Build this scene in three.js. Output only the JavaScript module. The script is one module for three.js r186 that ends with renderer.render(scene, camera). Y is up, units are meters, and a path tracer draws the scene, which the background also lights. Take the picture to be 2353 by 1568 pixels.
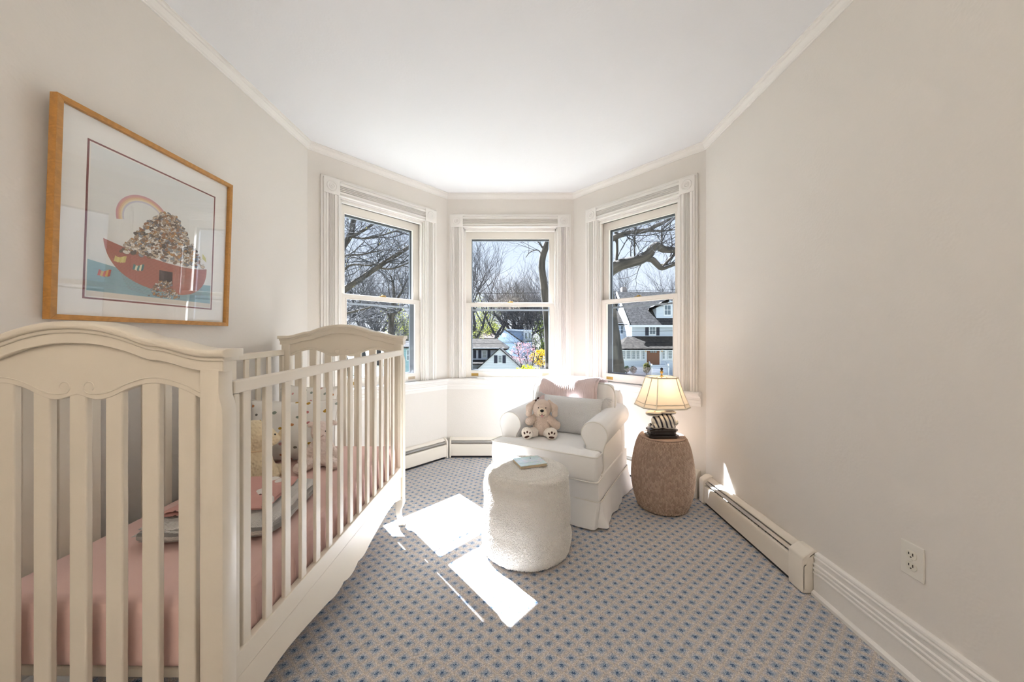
import * as THREE from 'three';
import { RoundedBoxGeometry } from 'three/addons/geometries/RoundedBoxGeometry.js';
import { MarchingCubes } from 'three/addons/objects/MarchingCubes.js';
import { mergeGeometries, mergeVertices, toCreasedNormals } from 'three/addons/utils/BufferGeometryUtils.js';
import { RectAreaLightUniformsLib } from 'three/addons/lights/RectAreaLightUniformsLib.js';
RectAreaLightUniformsLib.init();

// ---------------------------------------------------------------- camera, sky, sun, exposure
const FPX = 830, PX = 1192, PY = 776, EYE = 1.18;           // focal length and vanishing point in photo pixels, eye height in metres
const scene = new THREE.Scene();
const camera = new THREE.PerspectiveCamera(2 * Math.atan(784 / FPX) * 180 / Math.PI, 2353 / 1568, 0.05, 600);
camera.position.set(0, EYE, 0);
camera.lookAt(0, EYE, -1);
camera.setViewOffset(2353, 1568, 1176.5 - PX, 784 - PY, 2353, 1568);
const renderer = new THREE.WebGLRenderer();
renderer.toneMapping = THREE.LinearToneMapping;
renderer.toneMappingExposure = 3.9;
renderer.shadowMap.enabled = true;

const SKY = 0.285;
{
  const w = 64, h = 128, data = new Float32Array(w * h * 4);
  for (let j = 0; j < h; j++) {
    const el = ((j + 0.5) / h - 0.5) * Math.PI, t = Math.pow(Math.max(0, Math.sin(el)), 0.55);
    for (let i = 0; i < w; i++) {
      const o = (j * w + i) * 4;
      data[o] = SKY * (1.00 + (0.42 - 1.00) * t); data[o + 1] = SKY * (1.05 + (0.64 - 1.05) * t); data[o + 2] = SKY * (1.10 + (1.00 - 1.10) * t); data[o + 3] = 1;
    }
  }
  const t = new THREE.DataTexture(data, w, h, THREE.RGBAFormat, THREE.FloatType);
  t.mapping = THREE.EquirectangularReflectionMapping; t.magFilter = THREE.LinearFilter; t.needsUpdate = true;
  scene.background = t;
}
const SUN_EL = 46.5 * Math.PI / 180;
const sun = new THREE.DirectionalLight(new THREE.Color(0.90, 0.97, 1.07), 14.5);
sun.name = 'sun';
sun.target.position.set(-0.4, 0, -2);
sun.position.set(-0.4 - 0.645 * Math.cos(SUN_EL) * 60, Math.sin(SUN_EL) * 60, -2 - 0.764 * Math.cos(SUN_EL) * 60);
sun.castShadow = true;
sun.shadow.mapSize.set(2048, 2048);
Object.assign(sun.shadow.camera, { left: -8, right: 8, top: 8, bottom: -8, near: 1, far: 150 });
scene.add(sun, sun.target);

// ---------------------------------------------------------------- helpers
function rngOf(seed) { let s = seed >>> 0; return () => { s = (s + 0x6D2B79F5) >>> 0; let t = s; t = Math.imul(t ^ (t >>> 15), t | 1); t ^= t + Math.imul(t ^ (t >>> 7), t | 61); return ((t ^ (t >>> 14)) >>> 0) / 4294967296; }; }
const V3 = (x, y, z) => new THREE.Vector3(x, y, z);
const at = (x, d, h = 0) => V3(x, h, -d);                    // plan position (x to the right, d away from the camera) and height
const fromPx = (px, py, d) => V3((px - PX) / FPX * d, EYE - (py - PY) / FPX * d, -d);
const lerp = (a, b, t) => a + (b - a) * t, clamp = (x, a, b) => Math.min(b, Math.max(a, x));
const smooth = (a, b, x) => { const t = clamp((x - a) / (b - a), 0, 1); return t * t * (3 - 2 * t); };
function table(points) {                                     // smooth interpolation through [x, y] pairs
  return (x) => {
    if (x <= points[0][0]) return points[0][1];
    for (let i = 1; i < points.length; i++) if (x <= points[i][0]) {
      const [x0, y0] = points[i - 1], [x1, y1] = points[i], a = points[i - 2] ?? points[i - 1], b = points[i + 1] ?? points[i];
      const t = (x - x0) / (x1 - x0), m0 = (y1 - a[1]) / (x1 - a[0]) * (x1 - x0), m1 = (b[1] - y0) / (b[0] - x0) * (x1 - x0);
      return (2 * t ** 3 - 3 * t * t + 1) * y0 + (t ** 3 - 2 * t * t + t) * m0 + (3 * t * t - 2 * t ** 3) * y1 + (t ** 3 - t * t) * m1;
    }
    return points[points.length - 1][1];
  };
}
const hash3 = (x, y, z) => { let h = Math.imul(x, 374761393) ^ Math.imul(y, 668265263) ^ Math.imul(z, 2147483647 - 1274126177); h = Math.imul(h ^ (h >>> 13), 1274126177); return ((h ^ (h >>> 16)) >>> 0) / 4294967296; };
function noise3(x, y, z) {
  const X = Math.floor(x), Y = Math.floor(y), Z = Math.floor(z), fx = x - X, fy = y - Y, fz = z - Z;
  const u = fx * fx * (3 - 2 * fx), v = fy * fy * (3 - 2 * fy), w = fz * fz * (3 - 2 * fz);
  const c = (i, j, k) => hash3(X + i, Y + j, Z + k);
  return lerp(lerp(lerp(c(0, 0, 0), c(1, 0, 0), u), lerp(c(0, 1, 0), c(1, 1, 0), u), v), lerp(lerp(c(0, 0, 1), c(1, 0, 1), u), lerp(c(0, 1, 1), c(1, 1, 1), u), v), w) * 2 - 1;
}
function tileNoise(size, cells, seed) {                      // tileable value noise 0..1
  const r = rngOf(seed), g = Float32Array.from({ length: cells * cells }, () => r()), out = new Float32Array(size * size);
  for (let j = 0; j < size; j++) for (let i = 0; i < size; i++) {
    const x = i / size * cells, y = j / size * cells, X = Math.floor(x), Y = Math.floor(y), fx = x - X, fy = y - Y, u = fx * fx * (3 - 2 * fx), v = fy * fy * (3 - 2 * fy);
    const c = (a, b) => g[((Y + b) % cells) * cells + (X + a) % cells];
    out[j * size + i] = lerp(lerp(c(0, 0), c(1, 0), u), lerp(c(0, 1), c(1, 1), u), v);
  }
  return out;
}
function texture(size, fn, { srgb = false, repeat = [1, 1], height = size } = {}) {
  const data = new Uint8Array(size * height * 4);
  for (let j = 0; j < height; j++) for (let i = 0; i < size; i++) {
    const c = fn(i, j), o = (j * size + i) * 4;
    const a = Array.isArray(c) ? c : [c, c, c];
    data[o] = clamp(a[0], 0, 1) * 255; data[o + 1] = clamp(a[1], 0, 1) * 255; data[o + 2] = clamp(a[2], 0, 1) * 255; data[o + 3] = 255;
  }
  const t = new THREE.DataTexture(data, size, height);
  t.magFilter = THREE.LinearFilter; t.wrapS = t.wrapT = THREE.RepeatWrapping; t.repeat.set(...repeat);
  if (srgb) t.colorSpace = THREE.SRGBColorSpace;
  t.needsUpdate = true;
  return t;
}
function canvasTexture(w, h, draw, repeat) {
  const c = document.createElement('canvas'); c.width = w; c.height = h;
  draw(c.getContext('2d'), w, h);
  const t = new THREE.CanvasTexture(c); t.colorSpace = THREE.SRGBColorSpace;
  if (repeat) { t.wrapS = t.wrapT = THREE.RepeatWrapping; t.repeat.set(...repeat); }
  return t;
}
const mat = (color, o = {}) => new THREE.MeshPhysicalMaterial({ color, roughness: 0.6, ...o });
function boxUV(g) {                                          // uv in metres, projected along the main axis of each face
  const n = g.attributes.normal, p = g.attributes.position, uv = new Float32Array(p.count * 2);
  for (let i = 0; i < p.count; i++) {
    const ax = Math.abs(n.getX(i)), ay = Math.abs(n.getY(i)), az = Math.abs(n.getZ(i));
    if (ay >= ax && ay >= az) { uv[2 * i] = p.getX(i); uv[2 * i + 1] = p.getZ(i); } else if (ax >= az) { uv[2 * i] = p.getZ(i); uv[2 * i + 1] = p.getY(i); } else { uv[2 * i] = p.getX(i); uv[2 * i + 1] = p.getY(i); }
  }
  g.setAttribute('uv', new THREE.BufferAttribute(uv, 2));
  return g;
}
const box = (w, h, d, x = 0, y = 0, z = 0) => boxUV(new THREE.BoxGeometry(w, h, d).translate(x, y, z));
const rbox = (w, h, d, r, x = 0, y = 0, z = 0, seg = 2) => boxUV(new RoundedBoxGeometry(w, h, d, seg, Math.min(r, w / 2.01, h / 2.01, d / 2.01)).translate(x, y, z));
const between = (x0, x1, y0, y1, z0, z1, r = 0) => r ? rbox(x1 - x0, y1 - y0, z1 - z0, r, (x0 + x1) / 2, (y0 + y1) / 2, (z0 + z1) / 2) : box(x1 - x0, y1 - y0, z1 - z0, (x0 + x1) / 2, (y0 + y1) / 2, (z0 + z1) / 2);
function merge(list) {
  const gs = list.map((g) => { const q = g.index ? g.toNonIndexed() : g.clone(); for (const k of Object.keys(q.attributes)) if (!['position', 'normal', 'uv'].includes(k)) q.deleteAttribute(k); if (!q.attributes.uv) boxUV(q); return q; });
  return mergeGeometries(gs);
}
function extrude(points, depth, bevel = 0, seg = 2, holes = []) {   // polygon in x,y pushed along z from 0 to depth
  const s = new THREE.Shape(points.map((p) => new THREE.Vector2(p[0], p[1])));
  for (const h of holes) s.holes.push(new THREE.Path(h.map((p) => new THREE.Vector2(p[0], p[1]))));
  const g = new THREE.ExtrudeGeometry(s, bevel ? { depth: depth - 2 * bevel, bevelEnabled: true, bevelThickness: bevel, bevelSize: bevel, bevelOffset: -bevel, bevelSegments: seg, curveSegments: 8 } : { depth, bevelEnabled: false, curveSegments: 8 });
  if (bevel) g.translate(0, 0, bevel);
  return boxUV(toCreasedNormals(g, 0.6));
}
function tube(points, radius, sides = 8, steps = points.length * 6, closed = false) {
  const c = new THREE.CatmullRomCurve3(points, closed, 'centripetal');
  const g = new THREE.TubeGeometry(c, steps, 1, sides, closed), p = g.attributes.position, n = g.attributes.normal;
  const fn = typeof radius === 'function' ? radius : () => radius;
  for (let i = 0; i <= steps; i++) { const r = fn(i / steps); for (let j = 0; j <= sides; j++) { const k = i * (sides + 1) + j; p.setXYZ(k, p.getX(k) + n.getX(k) * (r - 1), p.getY(k) + n.getY(k) * (r - 1), p.getZ(k) + n.getZ(k) * (r - 1)); } }
  return g;
}
const lathe = (pts, seg = 32) => new THREE.LatheGeometry(pts.map((p) => new THREE.Vector2(p[0], p[1])), seg);
function grid(nu, nv, fn, closeU = false) {                  // surface fn(u, v) -> Vector3, u and v from 0 to 1
  const pos = [], uv = [], idx = [];
  for (let j = 0; j <= nv; j++) for (let i = 0; i <= nu; i++) { const p = fn(closeU && i === nu ? 0 : i / nu, j / nv); pos.push(p.x, p.y, p.z); uv.push(i / nu, j / nv); }
  for (let j = 0; j < nv; j++) for (let i = 0; i < nu; i++) { const a = j * (nu + 1) + i, b = a + 1, c = a + nu + 1, d = c + 1; idx.push(a, b, d, a, d, c); }
  const g = new THREE.BufferGeometry();
  g.setAttribute('position', new THREE.Float32BufferAttribute(pos, 3)); g.setAttribute('uv', new THREE.Float32BufferAttribute(uv, 2)); g.setIndex(idx);
  g.computeVertexNormals();
  if (closeU) { const n = g.attributes.normal; for (let j = 0; j <= nv; j++) { const a = j * (nu + 1), b = a + nu, v = V3(n.getX(a) + n.getX(b), n.getY(a) + n.getY(b), n.getZ(a) + n.getZ(b)).normalize(); n.setXYZ(a, v.x, v.y, v.z); n.setXYZ(b, v.x, v.y, v.z); } }
  return g;
}
function moulding(profile, path, ends = 0) {                 // profile [out, up] carried along plan points [x, d] with mitred corners; out points to the right-hand side turned by `side`
  const n = path.length, pos = [], idx = [], m = profile.length;
  for (let i = 0; i < n; i++) {
    const dirOf = (a, b) => { const l = Math.hypot(b[0] - a[0], b[1] - a[1]); return [(b[0] - a[0]) / l, (b[1] - a[1]) / l]; };
    const d0 = dirOf(path[Math.max(0, i - 1)], path[Math.max(1, i)]), d1 = dirOf(path[Math.min(n - 2, i)], path[Math.min(n - 1, i + 1)]);
    const n0 = [d0[1], -d0[0]], n1 = [d1[1], -d1[0]], bx = n0[0] + n1[0], by = n0[1] + n1[1], k = 2 / (bx * bx + by * by);
    for (const [o, u] of profile) pos.push(path[i][0] + bx * k * o, u, -(path[i][1] + by * k * o));
  }
  for (let i = 0; i < n - 1; i++) for (let j = 0; j < m; j++) { const a = i * m + j, b = i * m + (j + 1) % m, c = a + m, d = b + m; idx.push(a, c, b, b, c, d); }
  const tri = THREE.ShapeUtils.triangulateShape(profile.map((p) => new THREE.Vector2(p[0], p[1])), []);
  for (const t of tri) { idx.push(t[0], t[1], t[2]); const o = (n - 1) * m; idx.push(o + t[0], o + t[2], o + t[1]); }
  const g = new THREE.BufferGeometry(); g.setAttribute('position', new THREE.Float32BufferAttribute(pos, 3)); g.setIndex(idx);
  const q = g.toNonIndexed(); q.computeVertexNormals();
  return boxUV(q);
}
// distance fields for soft bodies
const sdS = (c, r) => (p) => Math.hypot(p.x - c.x, p.y - c.y, p.z - c.z) - r;
const sdE = (c, r, turn) => { const q = turn ? new THREE.Quaternion().setFromEuler(new THREE.Euler(...turn)).invert() : null, v = V3(0, 0, 0); return (p) => { v.set(p.x - c.x, p.y - c.y, p.z - c.z); if (q) v.applyQuaternion(q); const k0 = Math.hypot(v.x / r[0], v.y / r[1], v.z / r[2]), k1 = Math.hypot(v.x / r[0] ** 2, v.y / r[1] ** 2, v.z / r[2] ** 2); return k1 < 1e-9 ? -Math.min(...r) : k0 * (k0 - 1) / k1; }; };
const sdC = (a, b, ra, rb = ra) => { const ab = b.clone().sub(a), l2 = ab.lengthSq(); return (p) => { const px = p.x - a.x, py = p.y - a.y, pz = p.z - a.z, t = clamp((px * ab.x + py * ab.y + pz * ab.z) / l2, 0, 1); return Math.hypot(px - ab.x * t, py - ab.y * t, pz - ab.z * t) - lerp(ra, rb, t); }; };
const smin = (a, b, k) => { const h = Math.max(k - Math.abs(a - b), 0) / k; return Math.min(a, b) - h * h * k * 0.25; };
const union = (list, k) => (p) => { let d = 1e9; for (const f of list) d = smin(d, f(p), k); return d; };
function blob(f, lo, hi, cell, fur = 0, furSize = 0.008) {
  const size = Math.max(hi.x - lo.x, hi.y - lo.y, hi.z - lo.z), n = Math.ceil(size / cell) + 4, mc = new MarchingCubes(n, new THREE.MeshStandardMaterial(), false, false, 400000);
  const half = n / 2, s = size / 2 * 1.04, c = lo.clone().add(hi).multiplyScalar(0.5), p = V3(0, 0, 0);
  const sd = fur ? (q) => f(q) + fur * noise3(q.x / furSize, q.y / furSize, q.z / furSize) : f;
  mc.isolation = 0; mc.reset();
  for (let k = 0; k < n; k++) for (let j = 0; j < n; j++) for (let i = 0; i < n; i++) {
    p.set(c.x + (i - half) / half * s, c.y + (j - half) / half * s, c.z + (k - half) / half * s);
    if (p.x < lo.x - 0.03 || p.x > hi.x + 0.03 || p.y < lo.y - 0.03 || p.y > hi.y + 0.03 || p.z < lo.z - 0.03 || p.z > hi.z + 0.03) { mc.field[(k * n + j) * n + i] = -1; continue; }
    mc.field[(k * n + j) * n + i] = -sd(p);
  }
  mc.update();
  const g0 = new THREE.BufferGeometry(); g0.setAttribute('position', new THREE.BufferAttribute(mc.positionArray.slice(0, mc.count * 3), 3));
  const g = mergeVertices(g0, 1e-5), P = g.attributes.position, N = new Float32Array(P.count * 3), e = cell * 0.5, v = V3(0, 0, 0);
  for (let i = 0; i < P.count; i++) {
    const x = c.x + P.getX(i) * s, y = c.y + P.getY(i) * s, z = c.z + P.getZ(i) * s; P.setXYZ(i, x, y, z);
    const dif = (a) => { v.set(x, y, z); v[a] += e; const u = sd(v); v[a] -= 2 * e; return u - sd(v); };
    const nx = dif('x'), ny = dif('y'), nz = dif('z'), l = Math.hypot(nx, ny, nz) || 1; N.set([nx / l, ny / l, nz / l], i * 3);
  }
  g.setAttribute('normal', new THREE.BufferAttribute(N, 3));
  const I = g.index.array, A = V3(), B = V3(), C = V3();
  for (let i = 0; i < I.length; i += 3) { A.fromBufferAttribute(P, I[i]); B.fromBufferAttribute(P, I[i + 1]).sub(A); C.fromBufferAttribute(P, I[i + 2]).sub(A); B.cross(C); if (B.x * N[I[i] * 3] + B.y * N[I[i] * 3 + 1] + B.z * N[I[i] * 3 + 2] < 0) { const t = I[i + 1]; I[i + 1] = I[i + 2]; I[i + 2] = t; } }
  return g;
}
// naming and grouping
const taken = {};
function numbered(name) { const n = taken[name] = (taken[name] ?? -1) + 1; return n ? name + '_' + String(n).padStart(3, '0') : name; }
function mesh(name, geometry, material, parent = scene) {
  const o = new THREE.Mesh(geometry, material); o.name = parent === scene ? numbered(name) : name; o.castShadow = o.receiveShadow = true; parent.add(o);
  return o;
}
function thing(name, label, category, pos = V3(0, 0, 0), turn = 0, group) {
  const o = new THREE.Group(); o.name = numbered(name); o.position.copy(pos); o.rotation.y = turn; o.userData = { label, category }; if (group) o.userData.group = group;
  scene.add(o);
  return o;
}
function tag(o, label, category, group) { o.userData.label = label; o.userData.category = category; if (group) o.userData.group = group; return o; }
function structure(o, label, category) { o.userData.kind = 'structure'; o.userData.label = label; o.userData.category = category; return o; }

// ---------------------------------------------------------------- materials
const n64 = tileNoise(256, 64, 3), n16 = tileNoise(256, 16, 4), n128 = tileNoise(256, 128, 5), n4 = tileNoise(256, 4, 6);
const plasterBump = texture(256, (i, j) => 0.5 * n64[j * 256 + i] + 0.35 * n16[j * 256 + i] + 0.15 * n128[j * 256 + i], { repeat: [2.2, 2.2] });
const weaveBump = texture(256, (i, j) => 0.5 + 0.25 * Math.sin(i / 256 * Math.PI * 2 * 64) * (j % 8 < 4 ? 1 : -1) + 0.25 * (n128[j * 256 + i] - 0.5), { repeat: [6, 6] });
const fuzzBump = texture(256, (i, j) => 0.6 * n128[j * 256 + i] + 0.4 * n64[j * 256 + i], { repeat: [9, 9] });
const M = {
  wall: mat('#e7e1d9', { roughness: 0.75, bumpMap: plasterBump, bumpScale: 0.0006 }),
  trim: mat('#f1ede7', { roughness: 0.42, bumpMap: plasterBump, bumpScale: 0.0003 }),
  ceiling: mat('#f4f4f5', { roughness: 0.85, bumpMap: plasterBump, bumpScale: 0.0004 }),
  sash: mat('#f1ebe2', { roughness: 0.4 }),
  glass: new THREE.MeshPhysicalMaterial({ color: '#ffffff', roughness: 0, transmission: 1, thickness: 0, ior: 1.5 }),
  pane: new THREE.MeshPhysicalMaterial({ color: '#ffffff', roughness: 0, transmission: 1, thickness: 0, ior: 1.5, specularIntensity: 0.35 }),
  brass: mat('#bd9d5c', { metalness: 1, roughness: 0.32 }),
  storm: mat('#848c96', { roughness: 0.5, metalness: 0.2 }),
  heater: mat('#e9e1d4', { roughness: 0.38 }),
  heaterDark: mat('#3a3a3c', { roughness: 0.5, metalness: 0.5 }),
  crib: mat('#e6dccb', { roughness: 0.36, bumpMap: plasterBump, bumpScale: 0.00015 }),
  slip: mat('#f9f7f4', { roughness: 0.9, bumpMap: weaveBump, bumpScale: 0.0004, sheen: 0.15, sheenColor: new THREE.Color(1, 1, 1) }),
  black: mat('#0d0c0d', { roughness: 0.4 }),
};

// ---------------------------------------------------------------- the room
const L0 = [-1.545, -1.7], L1 = [-1.545, 2.64], L2 = [-0.716, 3.6], R2 = [0.5465, 3.6], R1 = [1.373, 2.65], R0 = [1.373, -1.7];
const CEIL = 2.61, WT = 0.17;
// carpet: cut pile with a lattice of small blue flowers between beige diamond lines
const CX = 0.077, CZ = 0.0619;
const carpetMap = (() => {
  const S = 2048, cols = 8, rows = 10, fine = tileNoise(S, 512, 11), mid = tileNoise(S, 170, 12), coarse = tileNoise(S, 24, 13), rnd = rngOf(8);
  const jig = Array.from({ length: cols * rows * 2 }, () => [0.85 + 0.3 * rnd(), (rnd() - 0.5) * 0.10, (rnd() - 0.5) * 0.10]);
  return texture(S, (i, j) => {
    const k = j * S + i, u = i / S * cols, v = j / S * rows, speck = (fine[k] - 0.5) * 0.30 + (mid[k] - 0.5) * 0.14 + (coarse[k] - 0.5) * 0.03;
    let best = 9, q = null;
    for (const [ou, ov, set] of [[0, 0, 0], [0.5, 0.5, 1]]) {
      const cu = Math.round(u - ou), cv = Math.round(v - ov), id = (((cv % rows) + rows) % rows * cols + ((cu % cols) + cols) % cols) * 2 + set, g = jig[id];
      const x = (u - ou - cu) - g[1] * 0.3, y = (v - ov - cv) - g[2] * 0.3, r = Math.abs(x) + Math.abs(y) * 0.95;
      if (r < best) { best = r; q = [x, y, g[0]]; }
    }
    const wob = (mid[k] - 0.5) * 0.10 + (fine[k] - 0.5) * 0.06;
    let c = [0.73, 0.715, 0.715];                                              // grey beige ground
    const line = Math.abs(best - 0.455 + wob * 0.6);
    if (line < 0.05) c = [0.775, 0.735, 0.695];                                  // lattice line
    else {
      const d = best + wob;
      if (d < 0.26) c = [0.64, 0.665, 0.71];
      if (d < 0.19 && (Math.abs(q[0]) < 0.055 || Math.abs(q[1]) < 0.06 || mid[k] > 0.45)) c = [0.585, 0.63, 0.69];
      const petal = Math.hypot(Math.abs(q[0]) - 0.045, Math.abs(q[1]) - 0.05);
      if (petal + wob * 0.35 < 0.037 * q[2] || Math.hypot(q[0], q[1]) + wob * 0.3 < 0.035) c = [0.28, 0.385, 0.51];
    }
    return c.map((x) => x + speck);
  }, { srgb: true, repeat: [1 / (CX * cols), 1 / (CZ * rows)] });
})();
const carpetBump = texture(512, (() => { const a = tileNoise(512, 256, 31), b = tileNoise(512, 90, 32); return (i, j) => 0.6 * a[j * 512 + i] + 0.4 * b[j * 512 + i]; })(), { repeat: [2.6, 2.6] });
M.carpet = mat('#ffffff', { map: carpetMap, roughness: 0.95, bumpMap: carpetBump, bumpScale: 0.0013, sheen: 0.1, sheenColor: new THREE.Color(1, 1, 1) });
{
  const plan = [[-1.75, -1.9], [-1.75, 2.72], [-0.8, 3.8], [0.63, 3.8], [1.58, 2.72], [1.58, -1.9]];
  const slab = (y0, y1) => { const g = extrude(plan.map(([x, d]) => [x, d]), y1 - y0); g.rotateX(-Math.PI / 2); g.translate(0, y0, 0); return boxUV(g); };
  structure(mesh('floor', slab(-0.2, 0), M.carpet), 'grey beige carpet with small blue flowers in a diamond lattice', 'floor');
  structure(mesh('ceiling', slab(CEIL, CEIL + 0.2), M.ceiling), 'plain white ceiling following the bay', 'ceiling');
}
const lenOf = (a, b) => Math.hypot(b[0] - a[0], b[1] - a[1]);
function wall(name, label, a, b, hole) {                     // a to b clockwise seen from above: the room lies to the right
  const L = lenOf(a, b), e = 0.09, y0 = -0.2, y1 = CEIL + 0.2, g = extrude([[-e, y0], [L + e, y0], [L + e, y1], [-e, y1]], WT, 0, 1, hole ? [[[hole.c - hole.w, hole.y0], [hole.c - hole.w, hole.y1], [hole.c + hole.w, hole.y1], [hole.c + hole.w, hole.y0]]] : []);
  g.translate(0, 0, -WT);
  const o = structure(mesh(name, boxUV(g), M.wall), label, 'wall');
  o.position.set(a[0], 0, -a[1]);
  o.rotation.y = Math.atan2(b[1] - a[1], b[0] - a[0]);
  return o;
}
const W_SIDE = 0.39, W_MID = 0.47, WIN_LO = 0.76, WIN_HI = 2.275, LC = 0.612, MC = lenOf(L2, R2) / 2, RC = lenOf(R2, R1) - 0.578;
wall('wall_left', 'warm beige wall behind the crib', L0, L1);
wall('wall_front_left', 'beige bay wall with a window behind the crib', L1, L2, { c: LC, w: W_SIDE, y0: WIN_LO, y1: WIN_HI });
wall('wall_front', 'beige bay wall with the middle window', L2, R2, { c: MC, w: W_MID, y0: WIN_LO, y1: WIN_HI });
wall('wall_front_right', 'beige bay wall with a window behind the armchair', R2, R1, { c: RC, w: W_SIDE, y0: WIN_LO, y1: WIN_HI });
wall('wall_right', 'long bare beige wall with an electrical outlet', R1, R0);
wall('wall_back', 'beige wall opposite the bay', R0, L0);
// crown moulding
structure(mesh('trim_1', moulding([[0, CEIL - 0.052], [0.006, CEIL - 0.052], [0.008, CEIL - 0.046], [0.012, CEIL - 0.044], [0.016, CEIL - 0.034], [0.026, CEIL - 0.020], [0.032, CEIL - 0.018], [0.034, CEIL - 0.008], [0.040, CEIL - 0.006], [0.040, CEIL], [0, CEIL]], [L0, L1, L2, R2, R1, R0]), M.trim), 'narrow cream crown moulding below the ceiling', 'crown moulding');
// window stool and apron carried round the bay as one moulding
const along = (a, b, t) => { const l = lenOf(a, b); return [a[0] + (b[0] - a[0]) / l * t, a[1] + (b[1] - a[1]) / l * t]; };
structure(mesh('trim_2', moulding([[0, 0.668], [0.014, 0.668], [0.014, 0.690], [0.020, 0.694], [0.020, 0.712], [0.016, 0.716], [0.016, 0.726], [0.026, 0.732], [0.030, 0.744], [0.046, 0.748], [0.053, 0.754], [0.055, 0.762], [0.053, 0.770], [0.046, 0.776], [0, 0.776]], [along(L1, L2, 0.045), L2, R2, along(R1, R2, 0.03)]), M.trim), 'cream window stool and apron running round the bay', 'window sill');
// baseboard of the right wall: tall, with a row of beads
const baseProfile = [[0, 0], [0.034, 0], [0.034, 0.014], [0.026, 0.022], [0.022, 0.024], [0.022, 0.098], [0.026, 0.102], [0.026, 0.108], [0.020, 0.112], [0.020, 0.117], [0.025, 0.121], [0.025, 0.127], [0.019, 0.131], [0.019, 0.136], [0.024, 0.140], [0.024, 0.146], [0.017, 0.150], [0.017, 0.166], [0.021, 0.170], [0.021, 0.175], [0.015, 0.178], [0.015, 0.182], [0.018, 0.185], [0.016, 0.192], [0.006, 0.196], [0, 0.196]];
structure(mesh('baseboard_right', moulding(baseProfile, [[R1[0], 1.655], R0]), M.trim), 'tall cream baseboard with stacked beads below the outlet', 'baseboard');
structure(mesh('baseboard_left', moulding(baseProfile, [L0, L1]), M.trim), 'tall cream baseboard behind the crib', 'baseboard');

// ---------------------------------------------------------------- windows
function frame(w, h, stile, top, bottom, depth, x = 0, y = 0, z = 0, bevel = 0.004) {   // rectangular frame, lower edge at y, front at z
  const g = extrude([[-w, 0], [w, 0], [w, h], [-w, h]], depth, bevel, 1, [[[-w + stile, bottom], [-w + stile, h - top], [w - stile, h - top], [w - stile, bottom]]]);
  return g.translate(x, y, z - depth);
}
const flutes = (w, t) => {                                   // fluted casing section: x across, y = projection
  const p = [[0, 0], [0, t * 0.7], [0.004, t], [0.010, t], [0.013, t * 0.72], [0.018, t * 0.72], [0.021, t]];
  const n = 4, a = 0.034, b = w - 0.034;
  p.push([a - 0.004, t]);
  for (let i = 0; i < n; i++) { const x = lerp(a, b, i / n), s = (b - a) / n; p.push([x, t], [x + s * 0.12, t * 0.62], [x + s * 0.45, t * 0.45], [x + s * 0.68, t * 0.62], [x + s * 0.8, t]); }
  p.push([b, t], [w - 0.021, t], [w - 0.018, t * 0.72], [w - 0.013, t * 0.72], [w - 0.010, t * 1.1], [w - 0.004, t * 1.1], [w, t * 0.8], [w, 0]);
  return p;
};
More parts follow.
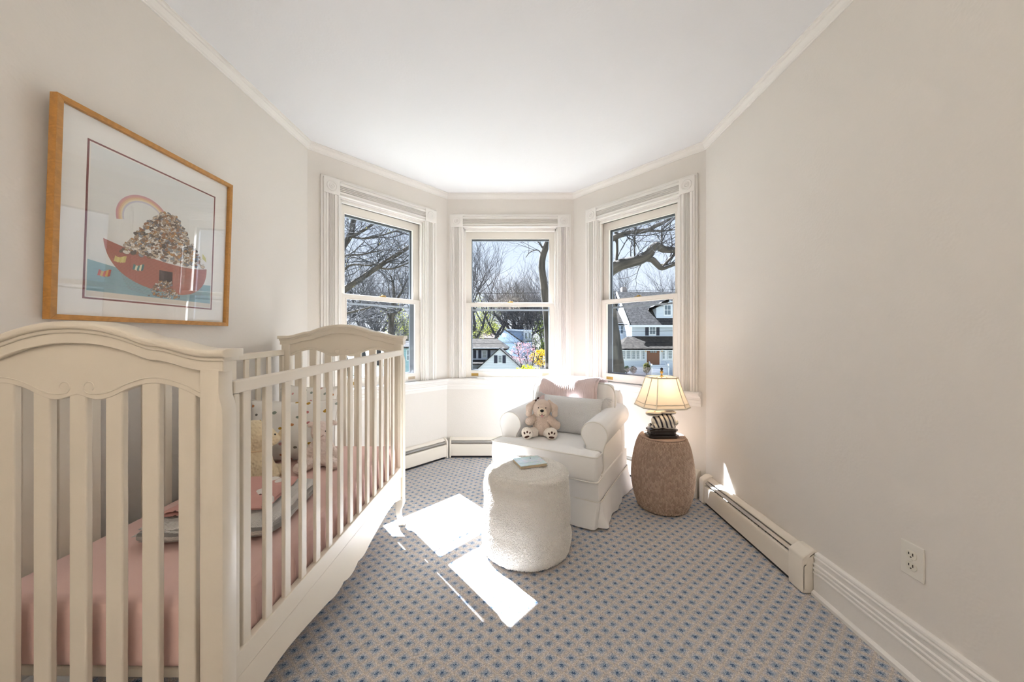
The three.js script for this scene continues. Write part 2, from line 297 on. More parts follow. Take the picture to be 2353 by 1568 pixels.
function windowUnit(name, label, a, b, c, W) {
  const o = new THREE.Group(); o.name = name; structure(o, label, 'window');
  const p = along(a, b, c); o.position.set(p[0], 0, -p[1]); o.rotation.y = Math.atan2(b[1] - a[1], b[0] - a[0]); scene.add(o);
  const T = 0.022, CW = 0.118, yTop = WIN_HI, yLo = 0.776;
  for (const s of [-1, 1]) {
    const q = extrude(flutes(CW, T).map(([x, y]) => [x, -y]).reverse(), yTop - yLo); q.rotateX(-Math.PI / 2); q.translate(s > 0 ? W : -W - CW, yLo, 0);
    mesh('casing', boxUV(q), M.trim, o);
    mesh('backband', between(s > 0 ? W + CW : -W - CW - 0.016, s > 0 ? W + CW + 0.016 : -W - CW, yLo, yTop + CW + 0.014, 0, 0.013, 0.003), M.trim, o);
    const blk = mesh('corner_block', between(s > 0 ? W : -W - CW, s > 0 ? W + CW : -W, yTop, yTop + CW, 0, 0.028, 0.003), M.trim, o);
    const ros = lathe([[0.040, 0], [0.040, 0.004], [0.036, 0.007], [0.032, 0.004], [0.028, 0.001], [0.022, 0.002], [0.019, 0.006], [0.015, 0.006], [0.012, 0.002], [0.008, 0.002], [0.006, 0.006], [0, 0.007]], 28);
    ros.rotateX(Math.PI / 2); ros.translate(s * (W + CW / 2), yTop + CW / 2, 0.0275);
    mesh('rosette', ros, M.trim, blk);
    mesh('jamb', between(s > 0 ? W - 0.012 : -W, s > 0 ? W : -W + 0.012, WIN_LO, yTop, -WT + 0.002, 0.006), M.trim, o);
    mesh('stop_bead', between(s > 0 ? W - 0.026 : -W + 0.012, s > 0 ? W - 0.012 : -W + 0.026, yLo, yTop - 0.012, -0.028, -0.006, 0.003), M.trim, o);
  }
  const hd = extrude(flutes(CW, T).map(([x, y]) => [x, -y]).reverse(), 2 * W); hd.rotateX(-Math.PI / 2); hd.rotateZ(Math.PI / 2); hd.translate(W, yTop, 0);
  mesh('head_casing', boxUV(hd), M.trim, o);
  mesh('backband', between(-W - CW - 0.016, W + CW + 0.016, yTop + CW, yTop + CW + 0.014, 0, 0.013, 0.003), M.trim, o);
  mesh('head_jamb', between(-W, W, yTop - 0.012, yTop, -WT + 0.002, 0.006), M.trim, o);
  mesh('stop_bead', between(-W + 0.012, W - 0.012, yTop - 0.034, yTop - 0.012, -0.028, -0.006, 0.003), M.trim, o);
  mesh('sill', between(-W - 0.03, W + 0.03, WIN_LO - 0.03, WIN_LO + 0.012, -WT - 0.06, 0), M.trim, o);
  const S = W - 0.014, lowY = 0.778, meet = 1.53;
  // lower sash, in front; upper sash behind it
  const low = mesh('lower_sash', frame(S, meet - lowY, 0.056, 0.036, 0.066, 0.036, 0, lowY, -0.030), M.sash, o);
  mesh('glazing_bead', frame(S - 0.055, meet - lowY - 0.1, 0.007, 0.007, 0.007, 0.006, 0, lowY + 0.065, -0.0305, 0.001), M.sash, low);
  mesh('pane', box(2 * (S - 0.052), meet - lowY - 0.095, 0.003, 0, (lowY + 0.062 + meet - 0.033) / 2, -0.048), M.pane, low);
  for (const s of [-1, 1]) {
    const plate = mesh('sash_lift', rbox(0.070, 0.026, 0.004, 0.0018, s * (S - 0.10), lowY + 0.030, -0.0285), s < 0 ? M.brass : mat('#c9b59a', { roughness: 0.4 }), low);
    const rim = tube(Array.from({ length: 16 }, (_, i) => V3(Math.cos(i / 8 * Math.PI) * 0.020 + s * (S - 0.10), lowY + 0.030 + Math.sin(i / 8 * Math.PI) * 0.0085, -0.0265)), 0.0022, 6, 48, true);
    mesh('finger_rim', rim, s < 0 ? M.brass : mat('#c9b59a', { roughness: 0.4 }), plate);
  }
  const top = mesh('upper_sash', frame(S, 2.253 - 1.494, 0.056, 0.066, 0.036, 0.036, 0, 1.494, -0.070), M.sash, o);
  mesh('glazing_bead', frame(S - 0.055, 2.253 - 1.494 - 0.1, 0.007, 0.007, 0.007, 0.006, 0, 1.529, -0.0705, 0.001), M.sash, top);
  mesh('pane', box(2 * (S - 0.052), 0.665, 0.003, 0, 1.858, -0.088), M.pane, top);
  const lock = mesh('sash_lock', merge([rbox(0.060, 0.006, 0.022, 0.002, 0, meet + 0.003, -0.050), lathe([[0, 0], [0.012, 0], [0.012, 0.008], [0.006, 0.012], [0, 0.013]], 16).translate(0, meet + 0.006, -0.050), rbox(0.034, 0.007, 0.010, 0.003, 0.010, meet + 0.012, -0.044)]), M.brass, o);
  // storm window on the outside: a thin metal frame with a rail of its own
  const storm = mesh('storm_frame', merge([frame(W - 0.006, 2.258 - 0.78, 0.067, 0.080, 0.070, 0.010, 0, 0.78, -0.135, 0.001), box(2 * W - 0.14, 0.016, 0.008, 0, 1.462, -0.130)]), M.storm, o);
  mesh('storm_bead', frame(W - 0.072, 1.33, 0.006, 0.006, 0.006, 0.014, 0, 0.848, -0.121, 0.001), M.storm, storm);
  return o;
}
windowUnit('window_1', 'double-hung sash window behind the crib with fluted casing and rosette blocks', L1, L2, LC, W_SIDE);
windowUnit('window_2', 'middle double-hung sash window of the bay, looking onto white gabled houses', L2, R2, MC, W_MID);
windowUnit('window_3', 'double-hung sash window of the bay behind the table lamp', R2, R1, RC, W_SIDE);

// ---------------------------------------------------------------- baseboard heaters
function heater(label, a, b, { capA, capB } = {}) {
  const L = lenOf(a, b), o = thing('baseboard_heater', label, 'heater', at(a[0], a[1]), Math.atan2(b[1] - a[1], b[0] - a[0]), 'baseboard heaters along the walls');
  const run = (profile, x0, x1) => { const g = extrude(profile.map(([z, y]) => [-z, y]), x1 - x0); g.rotateY(Math.PI / 2); g.translate(x0, 0, 0); return boxUV(g); };   // profile [projection, height]
  mesh('back_plate', run([[0.001, 0.012], [0.004, 0.012], [0.004, 0.186], [0.001, 0.186]], 0, L), M.heater, o);
  mesh('hood', run([[0.001, 0.183], [0.012, 0.190], [0.034, 0.174], [0.038, 0.166], [0.036, 0.165], [0.032, 0.171], [0.012, 0.186], [0.001, 0.181]], 0, L), M.heater, o);
  mesh('damper', run([[0.040, 0.156], [0.054, 0.146], [0.056, 0.149], [0.042, 0.160]], 0.01, L - 0.02), mat('#a9a7a3', { roughness: 0.35, metalness: 0.6 }), o);
  mesh('front_panel', run([[0.050, 0.136], [0.061, 0.131], [0.064, 0.124], [0.064, 0.022], [0.054, 0.020], [0.054, 0.023], [0.061, 0.025], [0.061, 0.123], [0.058, 0.128], [0.050, 0.132]], 0, L), M.heater, o);
  const fins = [between(0.02, L - 0.02, 0.075, 0.085, 0.020, 0.034)];
  for (let x = 0.05; x < L - 0.04; x += 0.03) fins.push(between(x, x + 0.002, 0.055, 0.11, 0.010, 0.046));
  mesh('fin_tube', merge(fins), M.heaterDark, o);
  mesh('base_strip', between(0.01, L - 0.03, 0.0005, 0.012, 0.002, 0.052), M.heaterDark, o);
  const cap = (x0, x1) => mesh('end_cap', merge([extrude([[0, 0.003], [0.066, 0.003], [0.069, 0.006], [0.069, 0.160], [0.063, 0.172], [0.028, 0.194], [0.020, 0.196], [0, 0.196]].map(([z, y]) => [-z, y]), x1 - x0, 0.004, 3).rotateY(Math.PI / 2).translate(x0, 0, 0)]), M.heater, o);
  if (capA) cap(0, capA);
  if (capB) cap(L - capB, L);
  return o;
}
const trimmed = (a, b, ta, tb) => { const L = lenOf(a, b); return [along(a, b, ta), along(a, b, L - tb)]; };
heater('long cream baseboard heater on the right wall beside the woven table', ...trimmed(R1, [R1[0], 1.66], 0.038, 0), { capA: 0.06, capB: 0.088 });
heater('cream baseboard heater behind the armchair and the woven table', ...trimmed(R2, R1, 0.036, 0.036), { capA: 0.02, capB: 0.07 });
heater('cream baseboard heater below the middle window', ...trimmed(L2, R2, 0.036, 0.036), { capA: 0.016, capB: 0.02 });
heater('cream baseboard heater of the bay beside the foot of the crib', ...trimmed(L1, L2, 0.036, 0.036), { capA: 0.05, capB: 0.016 });

// ---------------------------------------------------------------- added fill lamp, unseen behind the camera, brightens the near half via the ceiling
{
  const o = thing('added_fill_lamp', 'added brass torchiere fill lamp, unseen by the back wall, brightening the near half of the room', 'lamp', at(-0.25, -1.42));
  mesh('base', lathe([[0.0001, 0.001], [0.14, 0.001], [0.14, 0.014], [0.03, 0.028], [0.0001, 0.03]], 40), M.brass, o);
  mesh('pole', new THREE.CylinderGeometry(0.012, 0.012, 1.70, 16).translate(0, 0.875, 0), M.brass, o);
  mesh('bowl', lathe([[0.0001, 1.715], [0.05, 1.72], [0.11, 1.75], [0.155, 1.80], [0.17, 1.845], [0.164, 1.845], [0.148, 1.803], [0.106, 1.757], [0.05, 1.728], [0.0001, 1.724]], 40), mat('#efe9df', { roughness: 0.5 }), o);
  const bulb = new THREE.MeshPhysicalMaterial({ color: '#fff6e8', roughness: 0.4, emissive: new THREE.Color(1, 0.9, 0.76), emissiveIntensity: 2 });
  mesh('bulb', new THREE.SphereGeometry(0.034, 18, 14).translate(0, 1.79, 0), bulb, o);
  const l = new THREE.PointLight(new THREE.Color(1, 0.92, 0.83), 2.1); l.position.set(0, 1.79, 0); l.castShadow = true; l.shadow.radius = 1.7; l.name = 'added_fill_light'; o.add(l);
}
// ---------------------------------------------------------------- electrical outlet on the right wall
{
  const o = thing('electrical_outlet', 'cream duplex electrical outlet on the bare right wall', 'outlet', at(R1[0], 1.2565, 0.404), -Math.PI / 2);
  const cream = mat('#e6e1d3', { roughness: 0.35 }), plateM = mat('#e9e4da', { roughness: 0.4 });
  mesh('cover_plate', rbox(0.073, 0.117, 0.006, 0.002, 0, 0, 0.003), plateM, o);
  for (const s of [-1, 1]) {
    const pts = Array.from({ length: 40 }, (_, i) => { const a = i / 20 * Math.PI; return [clamp(Math.cos(a) * 0.0172, -0.0172, 0.0172), clamp(Math.sin(a) * 0.0172, -0.0138, 0.0138)]; });
    const f = mesh('socket', extrude(pts, 0.004, 0.0006, 1).translate(0, s * 0.0195, 0.0055), cream, o);
    const hole = mat('#4c463c', { roughness: 0.7 });
    for (const [x, w, h] of [[-0.0065, 0.0034, 0.008], [0.0065, 0.0034, 0.0095]]) mesh('slot', box(w, h, 0.0012, x, s * 0.0195 + 0.003, 0.0094), hole, f);
    mesh('ground_hole', lathe([[0, 0], [0.0026, 0], [0.0026, 0.0012], [0, 0.0012]], 14).rotateX(Math.PI / 2).translate(0, s * 0.0195 - 0.0075, 0.0088), hole, f);
  }
  mesh('screw', lathe([[0, 0], [0.003, 0], [0.002, 0.0012], [0, 0.0014]], 12).rotateX(Math.PI / 2).translate(0, 0, 0.006), plateM, o);
}

// ---------------------------------------------------------------- crib: stands a little lower at its near end
const CRIB_D = 2.30, CRIB_X = -1.1075, SLOPE = 0.0297, CL = 1.393, CW2 = 0.3875;
const sloped = (g) => { const p = g.attributes.position; for (let i = 0; i < p.count; i++) p.setY(i, p.getY(i) - SLOPE * p.getZ(i)); return g; };
const cribPoint = (x, y, z) => { const c = Math.cos(-0.014), s = Math.sin(-0.014); return V3(CRIB_X + x * c + z * s, y - SLOPE * z, -CRIB_D - x * s + z * c); };   // crib coordinates to the room
{
  const o = thing('crib', 'cream painted wooden baby crib with arched scalloped ends and slatted sides', 'crib', at(CRIB_X, CRIB_D), -0.014);
  const top = table([[0, 0.071], [0.05, 0.0685], [0.10, 0.060], [0.15, 0.046], [0.185, 0.033], [0.200, 0.0285], [0.225, 0.0262], [0.255, 0.0195], [0.29, 0.0095], [0.325, 0.002], [0.35, 0], [0.42, 0]]);
  const low = table([[0, -0.117], [0.012, -0.120], [0.05, -0.130], [0.086, -0.124], [0.132, -0.103], [0.18, -0.0895], [0.224, -0.090], [0.278, -0.1055], [0.318, -0.125], [0.335, -0.1295], [0.36, -0.128]]);
  const H = 1.192, xs = (w, n) => Array.from({ length: n + 1 }, (_, i) => lerp(-w, w, i / n));
  const band = (w, up, down, z0, z1, bevel, seg = 3) => extrude([...xs(w, 96).map((x) => [x, H + down(Math.abs(x))]), ...xs(w, 96).reverse().map((x) => [x, H + up(Math.abs(x))])], z1 - z0, bevel, seg).translate(0, 0, z0);
  const endPanel = (z, near) => {
    const zc = z + 0.0225, f = (name, g, parent = o) => mesh(name, sloped(g.translate(0, 0, zc)), M.crib, parent);
    const e = f('end_panel', band(CW2 - 0.05, (x) => top(x) - 0.03, low, -0.009, 0.009, 0.002, 1));
    f('top_rail', merge([
      band(CW2 + 0.012, top, (x) => top(x) - 0.020, -0.034, 0.034, 0.0075, 5),
      band(CW2 + 0.004, (x) => top(x) - 0.018, (x) => top(x) - 0.030, -0.026, 0.026, 0.0035, 3),
      band(CW2 + 0.001, (x) => top(x) - 0.028, (x) => top(x) - 0.056, -0.0215, 0.0215, 0.002, 1)]));
    // carved line that follows the scalloped edge and ends in two scrolls
    for (const face of near ? [1] : [-1, 1]) for (const s of [-1, 1]) {
      const pts = [];
      for (let x = 0.336; x > 0.040; x -= 0.012) pts.push(V3(s * x, H + low(x) + 0.015, face * 0.0088));
      const cx = 0.033, cy = H - 0.1035;
      for (let k = 0; k <= 22; k++) { const a = -1.9 - k * 0.235, r = 0.0165 - k * 0.00028; pts.push(V3(s * (cx + Math.cos(a) * r), cy + Math.sin(a) * r + 0.006, face * 0.0088)); }
      f('carved_line', tube(pts, 0.0017, 5, 150), e);
    }
    const drop = near ? SLOPE * CL - 0.0005 : 0;
    for (const s of [-1, 1]) {
      // square post, a little slimmer below the cap
      const w = 0.058, pts = [[0, 0.165], [w, 0.165], [w, 1.02], [w - 0.001, 1.04], [w - 0.004, 1.055], [w - 0.009, 1.07], [w - 0.010, 1.085], [w - 0.010, H - 0.05], [0, H - 0.05]];
      const g = extrude(s > 0 ? pts : pts.map(([x, y]) => [-x, y]).reverse(), 0.045, 0.0025, 2).translate(s * (CW2 - w), 0, -0.0225);
      const post = f('post', g);
      // cabriole foot
      const sec = table([[0, 0], [1, 0]]), off = table([[0, 0.012], [0.03, 0.007], [0.06, -0.002], [0.10, -0.004], [0.13, 0.003], [0.165, 0.004]]), half = table([[0, 0.020], [0.012, 0.021], [0.03, 0.016], [0.06, 0.0145], [0.10, 0.018], [0.135, 0.025], [0.155, 0.026], [0.165, 0.0235]]);
      const lo = drop, leg = grid(24, 22, (u, v) => { const y = lerp(lo, 0.166, v), a = u * Math.PI * 2, h = half(y - lo), q = 0.28, cx = Math.sign(Math.cos(a)) * Math.abs(Math.cos(a)) ** q, cz = Math.sign(Math.sin(a)) * Math.abs(Math.sin(a)) ** q; return V3(s * (CW2 - 0.029 + off(y - lo)) + cx * h, y, (near ? 1 : -1) * off(y - lo) * 0.6 + cz * h * 0.9); }, true);
      const cap = grid(24, 1, (u, v) => { const a = u * Math.PI * 2, h = half(0) * v, q = 0.28; return V3(s * (CW2 - 0.029 + off(0)) + Math.sign(Math.cos(a)) * Math.abs(Math.cos(a)) ** q * h, lo, (near ? 1 : -1) * off(0) * 0.6 + Math.sign(Math.sin(a)) * Math.abs(Math.sin(a)) ** q * h * 0.9); }, true);
      f('foot', merge([leg, cap]));
    }
    for (let k = -3; k <= 3; k++) f('slat', rbox(0.045, H + low(Math.abs(k * 0.094)) - 0.245 + 0.03, 0.016, 0.004, k * 0.094, (H + low(Math.abs(k * 0.094)) + 0.03 + 0.245) / 2, -0.0005));
    f('bottom_rail', rbox(2 * CW2 - 0.11, 0.06, 0.022, 0.003, 0, 0.225, 0));
  };
  endPanel(0, false); endPanel(CL - 0.045, true);
  const z0 = 0.047, z1 = CL - 0.047;
  for (const s of [-1, 1]) {
    const X = s * (CW2 - 0.019), f = (name, g) => mesh(name, sloped(g), M.crib, o);
    f('side_rail', rbox(0.024, 0.034, z1 - z0, 0.004, X, 1.088, (z0 + z1) / 2));
    f('side_sill', rbox(0.024, 0.066, z1 - z0, 0.003, X, 0.346, (z0 + z1) / 2));
    for (const z of [z0 + 0.008, z1 - 0.010]) f('side_stile', rbox(0.022, 0.70, 0.018, 0.003, X, 0.72, z));
    for (let k = 0; k < 14; k++) f('slat', rbox(0.013, 0.70, 0.030, 0.003, X, 0.725, CRIB_D - 1.004 - k * 0.0866));
    const edge = table([[0, 0.160], [0.055, 0.176], [0.056, 0.176], [0.07, 0.165], [0.12, 0.158], [0.15, 0.161], [0.19, 0.172], [0.27, 0.186], [0.36, 0.200], [0.44, 0.208], [0.54, 0.206], [0.58, 0.194], [0.64, 0.178]]);
    const bot = (t) => { const a = Math.abs(t); return a < 0.055 ? 0.150 + 0.012 * (a / 0.055) ** 2 : edge(a); };
    const n = 120, c = (z0 + z1) / 2, hl = (z1 - z0) / 2 - 0.001;
    const pts = [...Array.from({ length: n + 1 }, (_, i) => { const t = lerp(-hl, hl, i / n); return [t, bot(t)]; }), [hl, 0.311], [-hl, 0.311]];
    const g = extrude(pts, 0.018, 0.0015, 1); g.rotateY(-Math.PI / 2); g.translate(X + 0.009, 0, c);
    f('apron', g);
  }
  // rod guides on the far leg and mattress support
  const metal = mat('#8d7a58', { metalness: 0.9, roughness: 0.35 });
  mesh('rail_guide', sloped(merge([new THREE.CylinderGeometry(0.0035, 0.0035, 0.16, 8).translate(CW2 - 0.012, 0.26, 0.052), new THREE.SphereGeometry(0.006, 10, 8).translate(CW2 - 0.012, 0.185, 0.052)])), metal, o);
  mesh('bolt', sloped(new THREE.CylinderGeometry(0.007, 0.007, 0.006, 12).rotateX(Math.PI / 2).translate(-CW2 + 0.012, 1.02, 0.048)), metal, o);
  mesh('mattress_support', sloped(merge([between(-0.355, 0.355, 0.300, 0.328, 1.30, 1.325, 0.006), between(-0.355, 0.355, 0.300, 0.328, 0.07, 0.095, 0.006), between(-0.355, -0.33, 0.300, 0.328, 0.095, 1.30), between(0.33, 0.355, 0.300, 0.328, 0.095, 1.30), ...Array.from({ length: 7 }, (_, i) => between(-0.33, 0.33, 0.306, 0.322, 0.2 + i * 0.16, 0.24 + i * 0.16))])), M.crib, o);
}
const MAT_TOP = 0.515;
{ // mattress under a fitted pink sheet
  const pink = mat('#f0cbc1', { roughness: 0.92, bumpMap: weaveBump, bumpScale: 0.0003, sheen: 0.2, sheenColor: new THREE.Color(1, 0.9, 0.9) });
  const o = thing('crib_mattress', 'thick crib mattress with a dusty pink fitted sheet', 'mattress', at(CRIB_X, CRIB_D), -0.014);
  const r = 0.032, g = new RoundedBoxGeometry(0.70, MAT_TOP - 0.330, 1.285, 8, r).translate(0, (MAT_TOP + 0.330) / 2, 0.055 + 1.285 / 2);
    const q = boxUV(g.index ? g.toNonIndexed() : g);
  mesh('fitted_sheet', sloped(q), pink, o);
  const wr = [];
  const rn = rngOf(44);
  for (let i = 0; i < 26; i++) { const z = 0.15 + i * 0.043 + rn() * 0.02; wr.push(tube([V3(0.349, 0.475 - rn() * 0.02, z), V3(0.3505, 0.43, z + (rn() - 0.5) * 0.02), V3(0.349, 0.37 - rn() * 0.02, z + (rn() - 0.5) * 0.03)], (t) => 0.0035 * Math.sin(Math.PI * t) + 0.0003, 5, 10)); }
  mesh('sheet_folds', sloped(merge(wr)), pink, o);
}
// ---------------------------------------------------------------- soft things in the crib
function pillowGeometry(w, h, t, n = 36, pinch = 0.07, wob = 0.004, seed = 1) {   // w along x, h along y, puffed along z
  const face = (s) => grid(n, n, (a, b) => {
    const u = a * 2 - 1, v = b * 2 - 1, e = (1 - Math.abs(u) ** 2.6) * (1 - Math.abs(v) ** 2.6);
    const z = s * (t / 2) * Math.pow(Math.max(0, e), 0.55);
    const k = 1 - pinch * (1 - v * v) * u * u, m = 1 - pinch * (1 - u * u) * v * v;
    return V3(u * w / 2 * k, v * h / 2 * m, z + wob * noise3(u * 3 + seed, v * 3, s * 2 + seed) * Math.min(1, e * 3));
  });
  const a = face(1), b = face(-1); const bi = b.index.array; for (let i = 0; i < bi.length; i += 3) { const q = bi[i]; bi[i] = bi[i + 1]; bi[i + 1] = q; } b.computeVertexNormals();
  return merge([a, b]);
}
{
  const dots = (seed) => canvasTexture(1024, 1024, (c, w, h) => {
    c.fillStyle = '#f3f0eb'; c.fillRect(0, 0, w, h);
    const r = rngOf(seed), cols = ['#9aa096', '#c98484', '#b58a2a', '#c6895b', '#d6a0a0', '#8f9a90', '#7d7770'], put = [];
    for (let tries = 0; tries < 900 && put.length < 36; tries++) {
      const x = r() * w, y = r() * h, R = 19 + r() * 11;
      if (put.some((p) => Math.hypot(p[0] - x, p[1] - y) < 118)) continue;
      put.push([x, y]); c.fillStyle = cols[Math.floor(r() * cols.length)];
      c.beginPath(); for (let k = 0; k <= 12; k++) { const a = k / 12 * Math.PI * 2, q = R * (0.88 + 0.24 * r()); c.lineTo(x + Math.cos(a) * q * (0.9 + 0.2 * r()), y + Math.sin(a) * q); } c.closePath(); c.fill();
    }
  });
  const make = (label, p, w, h, t, rot, seed) => {
    const o = thing('pillow', label, 'pillow', p);
    o.rotation.set(...rot, 'YXZ');
    const m = mat('#ffffff', { map: dots(seed), roughness: 0.92, bumpMap: weaveBump, bumpScale: 0.0003 });
    mesh('cover', pillowGeometry(w, h, t, 40, 0.08, 0.006, seed), m, o);
    const P = (u, v) => V3(u * w / 2 * (1 - 0.08 * (1 - v * v) * u * u), v * h / 2 * (1 - 0.08 * (1 - u * u) * v * v), 0);
    const ring = []; for (let k = 0; k < 24; k++) ring.push(P(-1 + k / 12, -1)); for (let k = 0; k < 24; k++) ring.push(P(1, -1 + k / 12)); for (let k = 0; k < 24; k++) ring.push(P(1 - k / 12, 1)); for (let k = 0; k < 24; k++) ring.push(P(-1, 1 - k / 12));
    mesh('seam', tube(ring, 0.003, 5, 200, true), mat('#e6e1da', { roughness: 0.9 }), o);
    return o;
  };
  const y1 = MAT_TOP - SLOPE * (CRIB_D - 1.98), y2 = MAT_TOP - SLOPE * (CRIB_D - 2.15);
  make('white polka dot pillow leaning in the crib behind the cream plush animal', at(-1.240, 1.99, y1 + 0.163), 0.47, 0.335, 0.15, [-0.16, 0.10, 0], 21);
  make('white polka dot pillow leaning on the far end of the crib behind the other pillow', at(-1.285, 2.185, y2 + 0.188), 0.37, 0.385, 0.11, [-0.12, -0.04, -0.04], 22);
}
const furM = (color) => mat(color, { roughness: 0.95, sheen: 0.5, sheenColor: new THREE.Color(1, 0.97, 0.92), sheenRoughness: 0.6 });
{ // cream plush animal, seen from behind, head turned to the right, ribbon round the neck
  const h0 = MAT_TOP - SLOPE * (CRIB_D - 1.69), o = thing('plush_lamb', 'cream fuzzy plush animal with a ribbon round its neck, seen from behind', 'plush toy', at(-1.250, 1.68, h0), 0);
  const body = union([sdE(V3(0, 0.085, 0), [0.080, 0.095, 0.070]), sdE(V3(0.012, 0.150, -0.004), [0.058, 0.060, 0.052]), sdE(V3(0.012, 0.220, -0.008), [0.083, 0.075, 0.070]), sdE(V3(0.072, 0.200, -0.045), [0.034, 0.030, 0.036], [0, 0.6, 0]),
    sdC(V3(0.055, 0.135, -0.01), V3(0.092, 0.035, -0.015), 0.026, 0.030), sdC(V3(-0.055, 0.135, 0), V3(-0.150, 0.070, 0.01), 0.026, 0.032), sdC(V3(-0.05, 0.045, -0.02), V3(-0.150, 0.028, -0.035), 0.036, 0.028), sdC(V3(0.04, 0.045, -0.03), V3(0.075, 0.03, -0.10), 0.036, 0.030)], 0.022);
  const fur = furM('#eddbb8');
  mesh('body', blob((p) => Math.max(body(p), -p.y + 0.001), V3(-0.19, 0, -0.14), V3(0.13, 0.31, 0.09), 0.0045, 0.0028, 0.007), fur, o);
  mesh('eye', new THREE.SphereGeometry(0.0075, 14, 10).translate(0.0925, 0.222, -0.030), M.black, o);
  mesh('ear', blob(sdE(V3(0.1, 0.214, -0.072), [0.012, 0.034, 0.020], [0, 0, -0.35]), V3(0.07, 0.16, -0.11), V3(0.13, 0.26, -0.04), 0.004, 0.001, 0.006), fur, o);
  const rib = mat('#e2c79c', { roughness: 0.5, sheen: 0.4, sheenColor: new THREE.Color(1, 0.95, 0.85) });
  const ring = Array.from({ length: 20 }, (_, i) => { const a = i / 10 * Math.PI; return V3(0.012 + Math.cos(a) * 0.060, 0.160 + Math.sin(a) * 0.005, -0.004 + Math.sin(a) * 0.054); });
  const r = mesh('ribbon', tube(ring, 0.005, 8, 80, true), rib, o);
  mesh('ribbon_tail', merge([tube([V3(0.006, 0.160, 0.052), V3(-0.012, 0.135, 0.064), V3(-0.032, 0.110, 0.068), V3(-0.045, 0.080, 0.072)], (t) => 0.0045 + 0.003 * t, 8, 30), tube([V3(0.006, 0.160, 0.052), V3(-0.02, 0.150, 0.060), V3(-0.045, 0.148, 0.058)], 0.0045, 8, 20)]), rib, r);
}
{ // pale pink plush lamb facing the room
  const h0 = MAT_TOP - SLOPE * (CRIB_D - 1.93), o = thing('plush_lamb', 'pale pink plush animal with small ears sitting against the polka dot pillows', 'plush toy', at(-1.040, 1.90, h0), 0.38);
  const body = union([sdE(V3(0, 0.075, 0), [0.058, 0.078, 0.050]), sdE(V3(0.004, 0.185, 0.012), [0.050, 0.052, 0.046]), sdE(V3(0.008, 0.172, 0.048), [0.026, 0.022, 0.022]), sdC(V3(-0.035, 0.115, 0.005), V3(-0.082, 0.045, 0.03), 0.017, 0.020), sdC(V3(0.035, 0.115, 0.005), V3(0.080, 0.050, 0.03), 0.017, 0.020),
    sdC(V3(-0.03, 0.03, 0.02), V3(-0.085, 0.026, 0.085), 0.026, 0.027), sdC(V3(0.03, 0.03, 0.02), V3(0.068, 0.026, 0.080), 0.026, 0.027), sdE(V3(-0.046, 0.222, 0.0), [0.018, 0.014, 0.008], [0, 0, 0.5]), sdE(V3(0.062, 0.222, 0.0), [0.020, 0.014, 0.008], [0, 0, -0.3])], 0.014);
  mesh('body', blob((p) => Math.max(body(p), -p.y + 0.001), V3(-0.12, 0, -0.06), V3(0.12, 0.25, 0.12), 0.004, 0.0024, 0.006), furM('#f3e2d9'), o);
  for (const s of [-1, 1]) mesh('eye', new THREE.SphereGeometry(0.0042, 10, 8).translate(0.006 + s * 0.023, 0.194, 0.056), M.black, o);
  mesh('nose', tube([V3(-0.004, 0.178, 0.070), V3(0.008, 0.170, 0.071), V3(0.020, 0.178, 0.070)], 0.0014, 5, 14), mat('#9b7468'), o);
}
